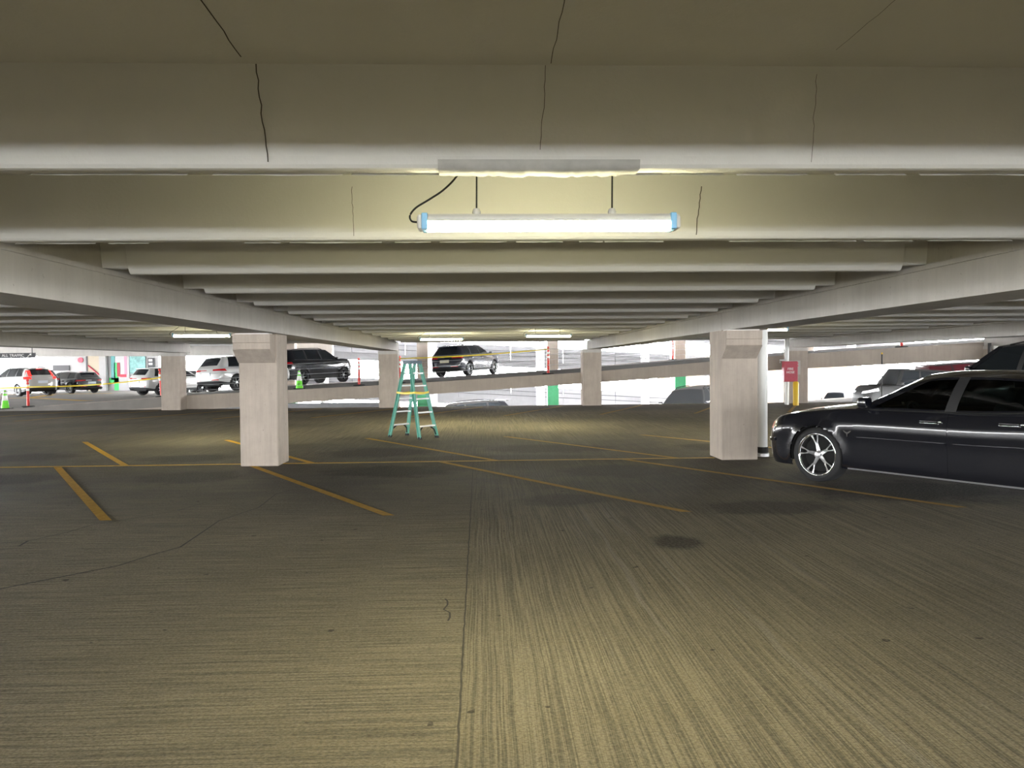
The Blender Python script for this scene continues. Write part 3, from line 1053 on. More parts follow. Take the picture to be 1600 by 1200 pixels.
def tape(p, q, sag, label, wd=.048):
    mb = MB()
    rows = []
    p, q = Vector(p), Vector(q)
    for i in range(25):
        t = i / 24
        c = p.lerp(q, t) + Vector((0, 0, -sag * 4 * t * (1 - t)))
        a = .5 * math.sin(t * 7)
        rows.append([c + Vector((0, math.sin(a) * wd / 2, -wd / 2 * math.cos(a))), c + Vector((0, -math.sin(a) * wd / 2, wd / 2 * math.cos(a)))])
    mb.grid(rows)
    return tag(mb.build('caution_tape', M['tape']), label, 'tape')


def ptop(i, h=1.03):
    l = posts[i].location
    return (l.x, l.y - .075, l.z + h)


tape(ptop(0, .80), ptop(1, .76), .10, 'yellow tape strung between the two left ramp posts')
tape(ptop(3, 1.0), ptop(4, 1.0), .06, 'yellow tape strung in front of the dark blue car')
tape((-22, 30.9, .85), ptop(0, .78), .03, 'yellow tape running out of the picture at the left')

cab = None
for (a, b, nm) in ((-11.05, -3.9, 'between the white and black vehicles'), (-3.15, 3.62, 'below the dark blue car'), (4.4, 11.4, 'right of the middle far column')):
    root = empty('barrier_cables', ((a + b) / 2, 28.95, ramp_z((a + b) / 2)), 0, 'thin steel barrier cables strung between far columns, %s' % nm, 'barrier', 'cable barriers along the ramp edge')
    for k in range(5):
        h = .18 + .20 * k
        x0, x1 = a - (a + b) / 2, b - (a + b) / 2
        z0 = ramp_z(a) - ramp_z((a + b) / 2) + h
        z1 = ramp_z(b) - ramp_z((a + b) / 2) + h
        MB().tube([(x0, 0, z0), ((x0 + x1) / 2, 0, (z0 + z1) / 2 - .01), (x1, 0, z1)], .008, 5).build('cable', M['cable'], root)
for (a, b, nm) in ((-3.3, 3.75, 'behind the dark blue car'), (4.35, 11.3, 'across the light well')):
    root = empty('barrier_cables', ((a + b) / 2, 45.2, ramp_z((a + b) / 2, 45)), 0, 'thin steel barrier cables at the far ramp edge, %s' % nm, 'barrier', 'cable barriers along the far ramp edge')
    for k in range(5):
        h = .2 + .22 * k
        x0, x1 = a - (a + b) / 2, b - (a + b) / 2
        MB().tube([(x0, 0, ramp_z(a, 45) - ramp_z((a + b) / 2, 45) + h), (x1, 0, ramp_z(b, 45) - ramp_z((a + b) / 2, 45) + h)], .009, 5).build('cable', M['pipeblack'], root)

# ------------------------------------------------------------------ drain pipe, cabinet, bollard, pipes on the right
dpipe = empty('drain_pipe', (4.66, 12.72, 0), 0, 'white drain pipe running down beside the right near column', 'pipe')
MB().lathe([(.088, .10), (.088, 2.42)], 24).build('pipe', M['pipewhite'], dpipe, smooth=True)
MB().lathe([(.088, .06), (.10, .06), (.10, .16), (.088, .16)], 20).build('coupling', M['blackrub'], dpipe)
MB().lathe([(.0, 0), (.115, 0), (.115, .05), (.09, .07), (0, .07)], 20).build('foot', M['alu'], dpipe)

cabp = empty('standpipe', (11.02, 27.55, 0), 0, 'white pipe riser holding the red cabinet by the far right column', 'pipe')
MB().tube([(0, .05, .0), (0, .05, 2.4)], .075, 12).build('pipe', M['pipewhite'], cabp)
MB().tube([(0, .05, 1.62), (-.28, -.02, 1.62), (-.28, -.02, 1.52)], .03, 8).build('branch', M['pipewhite'], cabp)
cb = empty('fire_cabinet', (11.05, 27.40, 0.84), 0, 'dark red fire cabinet with white lettering on the white riser', 'cabinet')
MB().bev(-.25, .25, -.12, .12, 0, .74, .02).build('cabinet_body', M['cabinet'], cb)
dr = MB().bev(-.235, .235, -.14, -.12, .015, .725, .008).build('cabinet_door', M['cabinet'], cb)
for i, (t, sz) in enumerate((('FIRE', .12), ('HOSE', .12))):
    text_mesh(t, sz, 'lettering', M['white'], cb, (-.03, -.143, .46 - .12 * i))
bo = MB().lathe([(0, 0), (.10, 0), (.10, .80), (.07, .85), (0, .86)], 20).build('bollard', M['bollard'], smooth=True, auto=40)
bo.location = (11.15, 27.1, 0)
tag(bo, 'yellow bollard standing under the red cabinet', 'bollard')
fs_ = MB().box(-.22, .22, 0, .03, 0, .52).build('fire_sign', M['girder'])
fs_.location = (11.62, 28.36, 1.08)
tag(fs_, 'grey sign with red and white lines on the far right column', 'sign')
for i, z in enumerate((.40, .30)):
    MB().box(-.16, .14, -.006, 0, z, z + .05).build('red_line', M['brightred'], fs_)
bp = MB().tube([(19.1, 28.38, -.5), (19.1, 28.38, 2.2)], .06, 10).build('black_pipe', M['pipeblack'])
tag(bp, 'black vertical pipe on the far right column behind the tall black vehicle', 'pipe')
tp_ = MB().tube([(11.02, 45.0, -3), (11.02, 45.0, 6)], .05, 8).build('thin_pipe', M['alu'])
tag(tp_, 'thin grey vertical pipe left of the right pillar', 'pipe')

# ------------------------------------------------------------------ cars
def herm(pts):
    xs = [p[0] for p in pts]
    ys = [p[1] for p in pts]
    if xs[0] > xs[-1]:
        xs, ys = xs[::-1], ys[::-1]
    n = len(xs)
    d = [(ys[i + 1] - ys[i]) / (xs[i + 1] - xs[i]) for i in range(n - 1)]
    m = [d[0]] + [0 if d[i - 1] * d[i] <= 0 else 2 * d[i - 1] * d[i] / (d[i - 1] + d[i]) for i in range(1, n - 1)] + [d[-1]]

    def f(x):
        if x <= xs[0]:
            return ys[0]
        if x >= xs[-1]:
            return ys[-1]
        i = 0
        while x > xs[i + 1]:
            i += 1
        h = xs[i + 1] - xs[i]
        t = (x - xs[i]) / h
        return (2 * t**3 - 3 * t**2 + 1) * ys[i] + (t**3 - 2 * t**2 + t) * h * m[i] + (-2 * t**3 + 3 * t**2) * ys[i + 1] + (t**3 - t**2) * h * m[i + 1]
    return f


def wheel(r, wd, rimr, style):
    root = MB().lathe([(rimr - .005, wd * .38), (rimr + .012, wd * .49), (r - .05, wd * .52), (r - .015, wd * .45), (r, wd * .36), (r, -wd * .36), (r - .015, -wd * .45), (r - .05, -wd * .5), (rimr, -wd * .45)], 40, 'y').build('wheel', M['tire'], None, smooth=True, auto=35)
    face = wd * .40
    MB().lathe([(rimr, wd * .36), (rimr - .03, wd * .30), (rimr - .045, -wd * .2), (0, -wd * .25)], 36, 'y').build('rim_barrel', M['matt'], root, smooth=True, auto=30)
    lipm = M['chrome'] if style == 'fork' else (M['alloy'] if style != 'dark' else M['darkalloy'])
    MB().lathe([(rimr - .022, face - .012), (rimr - .016, face + .006), (rimr - .004, face + .012), (rimr + .010, face + .006), (rimr + .012, face - .02)], 40, 'y').build('rim_lip', lipm, root, smooth=True)
    sp = MB()
    if style == 'fork':
        for k in range(5):
            a = 2 * math.pi * k / 5 + math.radians(28)
            mt = Matrix.Rotation(-a, 4, 'Y')
            # a tapering arm out of the hub, then two thin prongs with bright ends
            for (x0, x1, w0, w1, f0, f1) in ((.03, .155, .030, .017, .0, .006),):
                vs = [(x0, face - .05 + f0, -w0), (x0, face - .01 + f0, 0), (x0, face - .05 + f0, w0), (x1, face - .04 + f1, -w1), (x1, face - .008 + f1, 0), (x1, face - .04 + f1, w1)]
                sp.add([mt @ Vector(v) for v in vs], [(0, 1, 4, 3), (1, 2, 5, 4), (0, 2, 1), (3, 4, 5), (0, 3, 5, 2)])
            for e in (-1, 1):
                p0 = mt @ Vector((.15, face - .03, e * .012))
                p1 = mt @ Vector((.205, face - .025, e * .030))
                p2 = mt @ Vector((rimr - .012, face - .012, e * .046))
                sp.tube([p0, p1], .010, 6, r1=.006)
                sp.tube([p1, p2], .007, 6, r1=.016)
        sp.lathe([(0, face + .012), (.03, face + .010), (.045, face - .005), (.05, face - .03), (.05, face - .05)], 20, 'y')
        sp.build('spokes', M['brightalloy'], root)
        MB().lathe([(0, face - .07), (rimr - .05, face - .075), (rimr - .04, face - .10)], 30, 'y').build('brake_disc', M['matt'], root)
    else:
        n = {'multi': 10, 'five': 5, 'dark': 6}[style]
        for k in range(n):
            a = 2 * math.pi * k / n + .2
            mt = Matrix.Rotation(-a, 4, 'Y')
            hw = {'multi': .018, 'five': .034, 'dark': .022}[style]
            vs = [(.03, face - .05, -hw), (.03, face - .012, 0), (.03, face - .05, hw), (rimr - .01, face - .03, -hw * .8), (rimr - .01, face - .006, 0), (rimr - .01, face - .03, hw * .8)]
            sp.add([mt @ Vector(v) for v in vs], [(0, 1, 4, 3), (1, 2, 5, 4), (0, 2, 1), (3, 4, 5), (0, 3, 5, 2)])
        sp.lathe([(0, face), (.045, face - .004), (.055, face - .03), (.055, face - .05)], 16, 'y')
        sp.build('spokes', lipm if style != 'dark' else M['alloy'], root)
    return root


class Car:
    def __init__(s, name, sp):
        s.sp = sp
        s.root = empty(name)
        W2 = sp['W'] / 2
        s.W2 = W2
        xf, xr, cf, cr = sp['xf'], sp['xr'], sp['cf'], sp['cr']
        nf, nr = sp.get('nf', 2.8), sp.get('nr', 3.4)
        base = []
        K = sp.get('nc', 12)
        for k in range(K):
            ph = H90 * (1 - k / K)
            sx, cx = math.sin(ph), max(0.0, math.cos(ph))
            base.append((cf + (xf - cf) * sx ** (2 / nf), W2 * cx ** (2 / nf), sx ** (2 / nf), 0.0))
        n = int((cf - cr) / sp.get('ds', .08))
        for k in range(n + 1):
            base.append((cf + (cr - cf) * k / n, W2, 0.0, 0.0))
        for k in range(1, K + 1):
            ph = H90 * k / K
            sx, cx = math.sin(ph), max(0.0, math.cos(ph))
            if k == K:
                cx = 0.0
            base.append((cr + (xr - cr) * sx ** (2 / nr), W2 * cx ** (2 / nr), 0.0, sx ** (2 / nr)))
        s.base = base
        s.N = len(base)
        s.zt = herm(sp['belt'])
        s.zb = herm(sp['sill'])
        s.side = herm(sp['side'])
        s.fp = herm(sp['fp'])
        s.rp = herm(sp['rp'])
        s.yplan = herm(sp.get('plan', [(xr, 1), (xf, 1)]))
        s.top = [s.P(i, 1) for i in range(s.N)]

    def bp(s, u):
        i = min(int(u), s.N - 2)
        f = u - i
        a, b = s.base[i], s.base[i + 1]
        return [a[k] + (b[k] - a[k]) * f for k in range(4)]

    def P(s, u, t):
        x0, y0, wf, wr = s.bp(u)
        zb, zt = s.zb(x0), s.zt(x0)
        z = zb + (zt - zb) * t
        y = y0 * s.side(t) * s.yplan(x0)
        x = x0 + wf * s.fp(t) + wr * s.rp(t)
        fl = s.sp.get('flare', 0)
        if fl and y > .3:
            for ax in (s.sp['axf'], s.sp['axr']):
                r = math.hypot(x - ax, z - s.sp['wr'])
                e = (r - s.sp['R'])
                y += fl * math.exp(-(e / (.045 if e > 0 else .06)) ** 2)
        return Vector((x, y, z))

    def ux(s, x):       # ring coordinate on the straight side
        b = s.base
        for i in range(s.N - 1):
            if b[i][0] >= x >= b[i + 1][0]:
                return i + (b[i][0] - x) / max(1e-6, b[i][0] - b[i + 1][0])
        return 0

    def uy(s, yf, end):  # ring coordinate on an end at lateral fraction yf
        b = s.base
        R_ = range(0, s.N // 2) if end == 'f' else range(s.N // 2, s.N - 1)
        for i in R_:
            lo, hi = sorted((b[i][1], b[i + 1][1]))
            if lo <= yf * s.W2 <= hi and hi > lo:
                return i + abs(yf * s.W2 - b[i][1]) / (hi - lo)
        return 0 if end == 'f' else s.N - 1

    def patch(s, quad, name, m, off=.006, nu=8, nv=4, parent=None, mirror=False, thick=True):
        """quad: four (u,t) corners in order"""
        mb = MB()

        def pt(a, b):
            u = (1 - b) * ((1 - a) * quad[0][0] + a * quad[1][0]) + b * ((1 - a) * quad[3][0] + a * quad[2][0])
            t = (1 - b) * ((1 - a) * quad[0][1] + a * quad[1][1]) + b * ((1 - a) * quad[3][1] + a * quad[2][1])
            u = min(max(u, 0), s.N - 1.001)
            p = s.P(u, t)
            du = s.P(min(u + .05, s.N - 1.0), t) - s.P(max(u - .05, 0), t)
            dv = s.P(u, min(t + .01, 1)) - s.P(u, max(t - .01, 0))
            nn = dv.cross(du)
            if nn.length > 1e-9:
                nn.normalize()
            c = Vector((p.x, p.y, 0)) - Vector((0.0, 0, 0))
            if nn.dot(c) < 0:
                nn = -nn
            return p, nn
        rows, und = [], []
        for j in range(nv + 1):
            r1, r2 = [], []
            for i in range(nu + 1):
                p, nn = pt(i / nu, j / nv)
                r1.append(p + nn * off)
                r2.append(p - nn * .004)
            rows.append(r1)
            und.append(r2)
        loops = [(rows, und)]
        if mirror:
            f = lambda p: Vector((p.x, -p.y, p.z))
            loops = [([[f(p) for p in r] for r in rows], [[f(p) for p in r] for r in und])]
        for rr, uu in loops:
            mb.grid(rr)
            if thick:
                mb.grid([rr[0], uu[0]])
                mb.grid([rr[-1], uu[-1]])
                mb.grid([[r[0] for r in rr], [r[0] for r in uu]])
                mb.grid([[r[-1] for r in rr], [r[-1] for r in uu]])
        return mb.build(name, m, parent or s.root, smooth=True, auto=30)

    def both(s, *a, **k):
        s.patch(*a, **k)
        k['mirror'] = True
        return s.patch(*a, **k)

    def body(s, paint):
        sp = s.sp
        ts = [0, .05, .10, .16, .22, .28, .34, .40, .46, .52, .58, .64, .70, .75, .80, .85, .89, .925, .95, .97, .985, 1.0]
        tc = sp.get('tc', 0)
        mbs = {0: MB(), 1: MB()}
        V = [[s.P(i, t) for t in ts] for i in range(s.N)]
        inside = [[False] * len(ts) for _ in range(s.N)]
        ds = sp.get('ds', .08)
        for i in range(s.N):
            for j in range(len(ts)):
                p = V[i][j]
                if s.base[i][1] < s.W2 * .8:
                    continue
                for ax in (sp['axf'], sp['axr']):
                    dx, dz = p.x - ax, p.z - sp['wr']
                    r = math.hypot(dx, dz)
                    if r < sp['R'] + ds * .5:
                        if r > sp['R'] - ds * .55 and r > 1e-3:
                            k = sp['R'] / r
                            p.x, p.z = ax + dx * k, sp['wr'] + dz * k
                        inside[i][j] = True
        for sg in (1, -1):
            for i in range(s.N - 1):
                for j in range(len(ts) - 1):
                    q = [(i, j), (i + 1, j), (i + 1, j + 1), (i, j + 1)]
                    if all(inside[a][b] for a, b in q):
                        continue
                    vs = [(V[a][b].x, V[a][b].y * sg, V[a][b].z) for a, b in q]
                    mbs[1 if ts[j + 1] <= tc + 1e-6 else 0].add(vs, [(0, 1, 2, 3)])
        s.body_o = None
        for k, (nm, m) in enumerate((('body', paint), ('cladding', M['blacktrim']))):
            if mbs[k].v:
                s.weld(mbs[k])
                o = mbs[k].build(nm, m, s.root, smooth=True, auto=40)
                if k == 0:
                    s.body_o = o
        # hood / deck
        for nm, test in (('hood', lambda x: x > sp['xc'] - .10), ('tailgate_ledge' if not sp.get('xd') else 'trunk_lid', lambda x: x < (sp.get('xd') or (sp['gh'][-1][1] + .04)))):
            rows = []
            for i in range(s.N):
                p = s.top[i]
                if test(p.x):
                    cr = sp['crown'] * (p.y / s.W2) ** 1.2
                    rows.append([Vector((p.x, p.y * f, p.z + cr * (1 - f * f) + .001 * (1 - abs(f)))) for f in np.linspace(1, -1, 13)])
            if len(rows) > 1:
                MB().grid(rows).build(nm, paint, s.root, smooth=True)
        # arch liners, floor pan, inner block
        mb = MB()
        for ax in (sp['axf'], sp['axr']):
            for sg in (1, -1):
                rows = []
                for k in range(17):
                    a = math.pi * k / 16 * 1.16 - .25
                    x, z = ax + (sp['R'] + .004) * math.cos(a), sp['wr'] + (sp['R'] + .004) * math.sin(a)
                    rows.append([(x, sg * (s.W2 - .035), z), (x, sg * (s.W2 - .36), z)])
                mb.grid(rows)
                mb.box(ax - sp['R'], ax + sp['R'], min(sg * (s.W2 - .36), sg * (s.W2 - .38)), max(sg * (s.W2 - .36), sg * (s.W2 - .38)), sp['zs'] + .02, sp['wr'] + sp['R'])
        mb.box(sp['axr'] + sp['R'], sp['axf'] - sp['R'], -s.W2 + .05, s.W2 - .05, sp['zs'] - .01, sp['zs'] + .06)
        mb.box(sp['xr'] + .25, sp['xf'] - .3, -s.W2 + .38, s.W2 - .38, sp['zs'], sp['zs'] + .12)
        mb.build('underbody', M['matt'], s.root)

    @staticmethod
    def weld(mb):
        key, nv, mp = {}, [], []
        for v in mb.v:
            k = (round(v[0], 5), round(v[1], 5), round(v[2], 5))
            if k not in key:
                key[k] = len(nv)
                nv.append(v)
            mp.append(key[k])
        f2, m2 = [], []
        for f, m in zip(mb.f, mb.mi):
            g = []
            for i in f:
                if mp[i] not in g:
                    g.append(mp[i])
            if len(g) > 2:
                f2.append(tuple(g))
                m2.append(m)
        mb.v, mb.f, mb.mi = nv, f2, m2

    def B(s, x):
        T = s.top
        for i in range(s.N - 1):
            if T[i].x >= x >= T[i + 1].x and T[i].x > T[i + 1].x:
                f = (T[i].x - x) / (T[i].x - T[i + 1].x)
                p = T[i].lerp(T[i + 1], f)
                return Vector((x, p.y - .006, p.z))
        return T[-1].copy()

    def glasshouse(s, paint, glass, shield, solid=True):
        sp = s.sp
        s.zr, s.yr = herm(sp['railz']), herm(sp['raily'])
        g = sp['gh']            # (kind of the segment that starts here, x on belt, x on rail)
        bul = sp.get('bulge', .03)
        vs = [0, .05, .2, .4, .6, .8, .93, 1.0]

        def Sp(j, f, v):
            xb = g[j][1] + (g[j + 1][1] - g[j][1]) * f if j + 1 < len(g) else g[j][1]
            xr = g[j][2] + (g[j + 1][2] - g[j][2]) * f if j + 1 < len(g) else g[j][2]
            a = s.B(xb)
            b = Vector((xr, s.yr(xr), s.zr(xr)))
            p = a.lerp(b, v)
            p.y += bul * 4 * v * (1 - v)
            return p
        s.Sp = Sp
        for j in range(len(g) - 1):
            kind = g[j][0]
            nu = 6
            for sg in (1, -1):
                P_ = lambda f, v, d=0: Vector((Sp(j, f, v).x, sg * (Sp(j, f, v).y + d), Sp(j, f, v).z))
                if kind == 'G':
                    q = MB().grid([[P_(f, v, -.006) for f in np.linspace(0, 1, nu + 1)] for v in vs[1:-1]])
                    so = q.build('side_window', glass, s.root, smooth=True)
                    for ww in (vs[:2], vs[-2:]):
                        MB().grid([[P_(f, v) for f in np.linspace(0, 1, nu + 1)] for v in ww]).build('window_frame', sp.get('framem', paint), so, smooth=True)
                else:
                    MB().grid([[P_(f, v) for f in np.linspace(0, 1, nu + 1)] for v in vs]).build('roof_pillar' if kind == 'P' else 'door_post', paint if kind == 'P' else M['blacktrim'], s.root, smooth=True)
        bF, bR, cr = sp['bF'], sp['bR'], sp['rcrown']
        ss = np.linspace(-1, 1, 15)

        def ends(j, v, s_, b):
            p = Sp(j, 0 if j < len(g) - 1 else 0, v)
            k = 1 - s_ * s_
            return Vector((p.x + b * k * (1 - .3 * v), p.y * s_, p.z + cr * k * v))
        last = len(g) - 1
        rw = sp.get('rw', (.06, .94, .93))
        for nm, j, b, lim, m in (('windshield', 0, bF, (.03, .96, .965), shield), ('rear_window', last, -bR, rw, glass)):
            gl, fr = MB(), MB()
            vv = [0, lim[0], .2, .4, .6, .8, lim[1], 1]
            s2 = [-1, -lim[2]] + list(np.linspace(-.8, .8, 9)) + [lim[2], 1]
            for a in range(len(vv) - 1):
                for c in range(len(s2) - 1):
                    q = [ends(j, vv[a], s2[c], b), ends(j, vv[a], s2[c + 1], b), ends(j, vv[a + 1], s2[c + 1], b), ends(j, vv[a + 1], s2[c], b)]
                    ok = 0 < a < len(vv) - 2 and 0 < c < len(s2) - 2
                    (gl if ok else fr).add(q, [(0, 1, 2, 3)])
            s.weld(gl)
            s.weld(fr)
            gl.build(nm, m, s.root, smooth=True)
            fr.build(nm + '_frame', paint, s.root, smooth=True)
        rows = []
        x0, x1 = g[0][2], g[-1][2]
        for p in np.linspace(0, 1, 25):
            x = x0 + (x1 - x0) * p
            rows.append([Vector((x + (1 - q * q) * .7 * (bF * (1 - p) - bR * p), s.yr(x) * q, s.zr(x) + cr * (1 - q * q))) for q in ss])
        MB().grid(rows).build('roof', paint, s.root, smooth=True)
        if solid:        # dark cabin volume behind opaque glass
            mb = MB()
            zb_ = s.B((g[0][1] + g[-1][1]) / 2).z
            mb.box(g[-1][1] + .25, g[0][1] - .25, -s.W2 + .25, s.W2 - .25, sp['zs'] + .1, zb_ - .05)
            mb.build('cabin', M['matt'], s.root)

    def wheels(s, style, rimk=.68, wd=.22):
        sp = s.sp
        w0 = wheel(sp['wr'], wd, sp['wr'] * rimk, style)
        first = True
        for ax in (sp['axf'], sp['axr']):
            for sg in (1, -1):
                o = w0 if first else copy_tree(w0)
                first = False
                o.parent = s.root
                o.location = (ax, sg * (s.W2 - wd / 2 - .012), sp['wr'])
                o.rotation_euler = (0, (ax * 3.1) % 1.2 if not sp.get('wrot') else sp['wrot'], 0 if sg > 0 else math.pi)

    def mirrors(s, m, x):
        p = s.B(x)
        for sg in (1, -1):
            y0, y1 = sorted((sg * (p.y + .03), sg * (p.y + .21)))
            o = MB().bev(x - .05, x + .06, y0, y1, p.z + .02, p.z + .15, .03).build('wing_mirror', m, s.root, smooth=True)

    def place(s, x, y, head, z=0.0, pitch=0.0):
        s.root.matrix_world = Matrix.Translation((x, y, z)) @ Matrix.Rotation(-pitch, 4, 'Y') @ Matrix.Rotation(math.radians(head), 4, 'Z')


def spec_suv(L=4.6, H=1.66, W=1.86, hood=1.0, wr=.355, box=0.0):
    k, q = L / 4.6, H / 1.66
    X = lambda x: x * k
    Z = lambda z: z * q
    sp = dict(W=W, xf=X(2.3), xr=X(-2.3), cf=X(1.75), cr=X(-1.85), axf=X(1.42), axr=X(-1.32), wr=wr, R=wr + .05, zs=Z(.27), nf=2.6, nr=3.6, ds=.09, nc=9,
              belt=[(X(2.3), Z(.90 * hood)), (X(2.0), Z(.98 * hood)), (X(1.3), Z(1.06 * hood)), (X(.9), Z(1.08)), (X(-.5), Z(1.11)), (X(-2.3), Z(1.15))],
              sill=[(X(2.3), Z(.30)), (X(1.8), Z(.27)), (X(-1.8), Z(.27)), (X(-2.3), Z(.38))],
              side=[(0, .955), (.2, .97), (.35, .985), (.55, 1.0), (.75, .992), (.9, .965), (.97, .945), (1, .915)],
              fp=[(0, -.06), (.3, 0), (.6, -.01), (.85, -.08), (1, -.20)], rp=[(0, .06), (.2, .0), (.5, .02), (.8, .06), (1, .12)],
              xc=X(1.05), crown=.05, flare=.015, tc=.16,
              gh=[('P', X(1.15 - .1 * box), X(.35 + .28 * box)), ('G', X(1.0 - .1 * box), X(.22 + .28 * box)), ('K', X(.05), X(-.05)), ('G', X(-.05), X(-.14)), ('K', X(-.95), X(-.98)), ('G', X(-1.05), X(-1.07)),
                  ('P', X(-1.72 - .1 * box), X(-1.52 - .3 * box)), ('P', X(-2.14), X(-1.78 - .25 * box))],
              railz=[(X(.65), Z(1.53 + .06 * box)), (X(0), Z(1.615)), (X(-.8), Z(1.62)), (X(-2.05), Z(1.55 + .05 * box))], raily=[(X(.65), .60), (X(-.6), .63), (X(-2.05), .57)],
              bF=.14, bR=.07, rcrown=.045, bulge=.03, rw=(.16, .9, .88), framem=M['blacktrim'])
    sp['raily'] = [(a, b * W / 1.86) for a, b in sp['raily']]
    return sp


def suv(name, label, paint, x, y, head, z, pitch, style='multi', plate=None, lights='slim', group=None, rails=True, van=False, **kw):
    sp = spec_suv(**kw)
    c = Car(name, sp)
    c.body(paint)
    c.glasshouse(paint, paint if van else M['darkglass'], M['darkglass'])
    c.wheels(style)
    c.mirrors(paint, sp['gh'][1][1] - .05)
    N = c.N
    rr = lambda f: c.uy(f, 'r')
    if lights == 'tall':     # tall lamps climbing the rear pillar
        c.both([(c.ux(sp['xr'] + .32), .80), (rr(.62), .80), (rr(.72), .97), (c.ux(sp['xr'] + .42), .97)], 'tail_lamp', M['redlit'], off=.012)
        for sg in (1, -1):
            rows = []
            for v in (0, .2, .4, .6, .8):
                p0 = c.Sp(len(sp['gh']) - 2, .62, v)
                p1 = c.Sp(len(sp['gh']) - 2, 1.0, v)
                rows.append([Vector((p0.x, sg * (p0.y + .012), p0.z)), Vector((p1.x - .01, sg * (p1.y + .012), p1.z)), Vector((p1.x - .06, sg * (p1.y - .10), p1.z))])
            MB().grid(rows).build('pillar_lamp', M['redlit'], c.root)
        p = c.Sp(len(sp['gh']) - 1, 0, .97)
        MB().bev(p.x - .16, p.x - .02, -.16, .16, p.z - .005, p.z + .04, .012).build('brake_light', M['redlit'], c.root)
    else:
        c.both([(c.ux(sp['xr'] + .40), .76), (rr(.45), .77), (rr(.45), .86), (c.ux(sp['xr'] + .30), .89)], 'tail_lamp', M['red'], off=.012)
        c.patch([(rr(.45), .80), (N - 1.01, .80), (N - 1.01, .84), (rr(.45), .84)], 'light_bar', M['red'] if lights == 'bar' else M['chrome'], off=.009)
    c.both([(rr(.82), .20), (rr(.40), .20), (rr(.40), .26), (rr(.82), .26)], 'reflector', M['red'], off=.008)
    c.both([(c.uy(.35, 'f'), .72), (c.ux(sp['xf'] - .5), .80), (c.ux(sp['xf'] - .45), .92), (c.uy(.35, 'f'), .86)], 'headlamp', M['lens'], off=.010)
    c.both([(0, .45), (c.uy(.55, 'f'), .45), (c.uy(.5, 'f'), .80), (0, .80)], 'grille', M['blacktrim'], off=.008)
    pt_ = c.P(N - 1, .58)
    MB().bev(pt_.x - .03, pt_.x + .02, -.27, .27, pt_.z - .075, pt_.z + .075, .006).build('number_plate', plate or M['whiteplate'], c.root)
    for sg in (1, -1):       # handles
        for kx in (-.0, -1.0):
            xx = kx * sp['xf'] / 2.3
            p = c.P(c.ux(xx), .82)
            MB().bev(xx - .02, xx + .18, min(sg * p.y, sg * (p.y + .035)), max(sg * p.y, sg * (p.y + .035)), p.z - .015, p.z + .015, .008).build('door_handle', M['chrome'] if paint is M['blackpaint'] else paint, c.root)
        for kx in (1.0, -.02, -1.02):
            xx = kx * sp['xf'] / 2.3
            u = c.ux(xx)
            if abs(xx - sp['axr']) < sp['R'] + .05:
                continue
            c.patch([(u, .18), (u + .09, .18), (u + .09, .985), (u, .985)], 'door_seam', M['matt'], off=.002, nu=1, nv=10, mirror=sg < 0, thick=False)
        if rails:
            pts = [Vector((xx, sg * (c.yr(xx) - .03), c.zr(xx) + .05)) for xx in np.linspace(sp['gh'][0][2] - .25, sp['gh'][-1][2] + .25, 9)]
            pts[0].z -= .04
            pts[-1].z -= .04
            MB().tube(pts, .018, 6).build('roof_rail', M['chrome'] if rails == 'chrome' else M['blacktrim'], c.root)
    q = MB()
    p0 = c.Sp(len(sp['gh']) - 1, 0, 1.0)
    q.bev(p0.x - .20, p0.x + .05, -p0.y + .08, p0.y - .08, p0.z + .005, p0.z + .04, .012)
    q.build('spoiler', paint, c.root, smooth=True, auto=40)
    c.place(x, y, head, z, pitch)
    tag(c.root, label, 'car', group)
    return c


# --- the black sedan in front
sp = dict(W=1.89, xf=2.52, xr=-2.54, cf=1.98, cr=-2.05, axf=1.52, axr=-1.53, wr=.36, R=.392, zs=.22, nf=2.5, nr=3.0, ds=.035, nc=26,
          belt=[(2.52, .76), (2.35, .80), (2.0, .875), (1.5, .945), (1.0, .985), (.5, .995), (-.3, 1.0), (-1.2, 1.04), (-1.9, 1.06), (-2.54, 1.05)],
          sill=[(2.52, .20), (2.0, .19), (1.3, .215), (-1.3, .225), (-2.1, .25), (-2.54, .34)],
          side=[(0, .945), (.12, .962), (.30, .972), (.45, .980), (.58, .992), (.66, 1.0), (.74, .9985), (.82, .986), (.90, .968), (.95, .955), (.98, .94), (1, .915)],
          fp=[(0, -.05), (.15, 0), (.45, .02), (.62, .0), (.75, -.03), (.9, -.07), (1, -.13)], rp=[(0, .08), (.2, 0), (.6, .0), (.85, .03), (1, .07)],
          xc=.98, xd=-1.86, crown=.065, flare=.024,
          gh=[('P', 1.00, .28), ('G', .80, .14), ('K', -.10, -.16), ('G', -.225, -.285), ('P', -1.12, -.92), ('P', -1.86, -1.08)],
          railz=[(.28, 1.345), (0, 1.385), (-.4, 1.395), (-.8, 1.375), (-1.08, 1.335)], raily=[(.28, .615), (-.4, .64), (-1.08, .60)],
          bF=.20, bR=.16, rcrown=.075, bulge=.028, wrot=.35)
ch = Car('sedan', sp)
ch.body(M['blackpaint'])
ch.glasshouse(M['blackpaint'], M['tint'], M['shield'], solid=False)
ch.wheels('fork', .775, .245)
R = ch.root
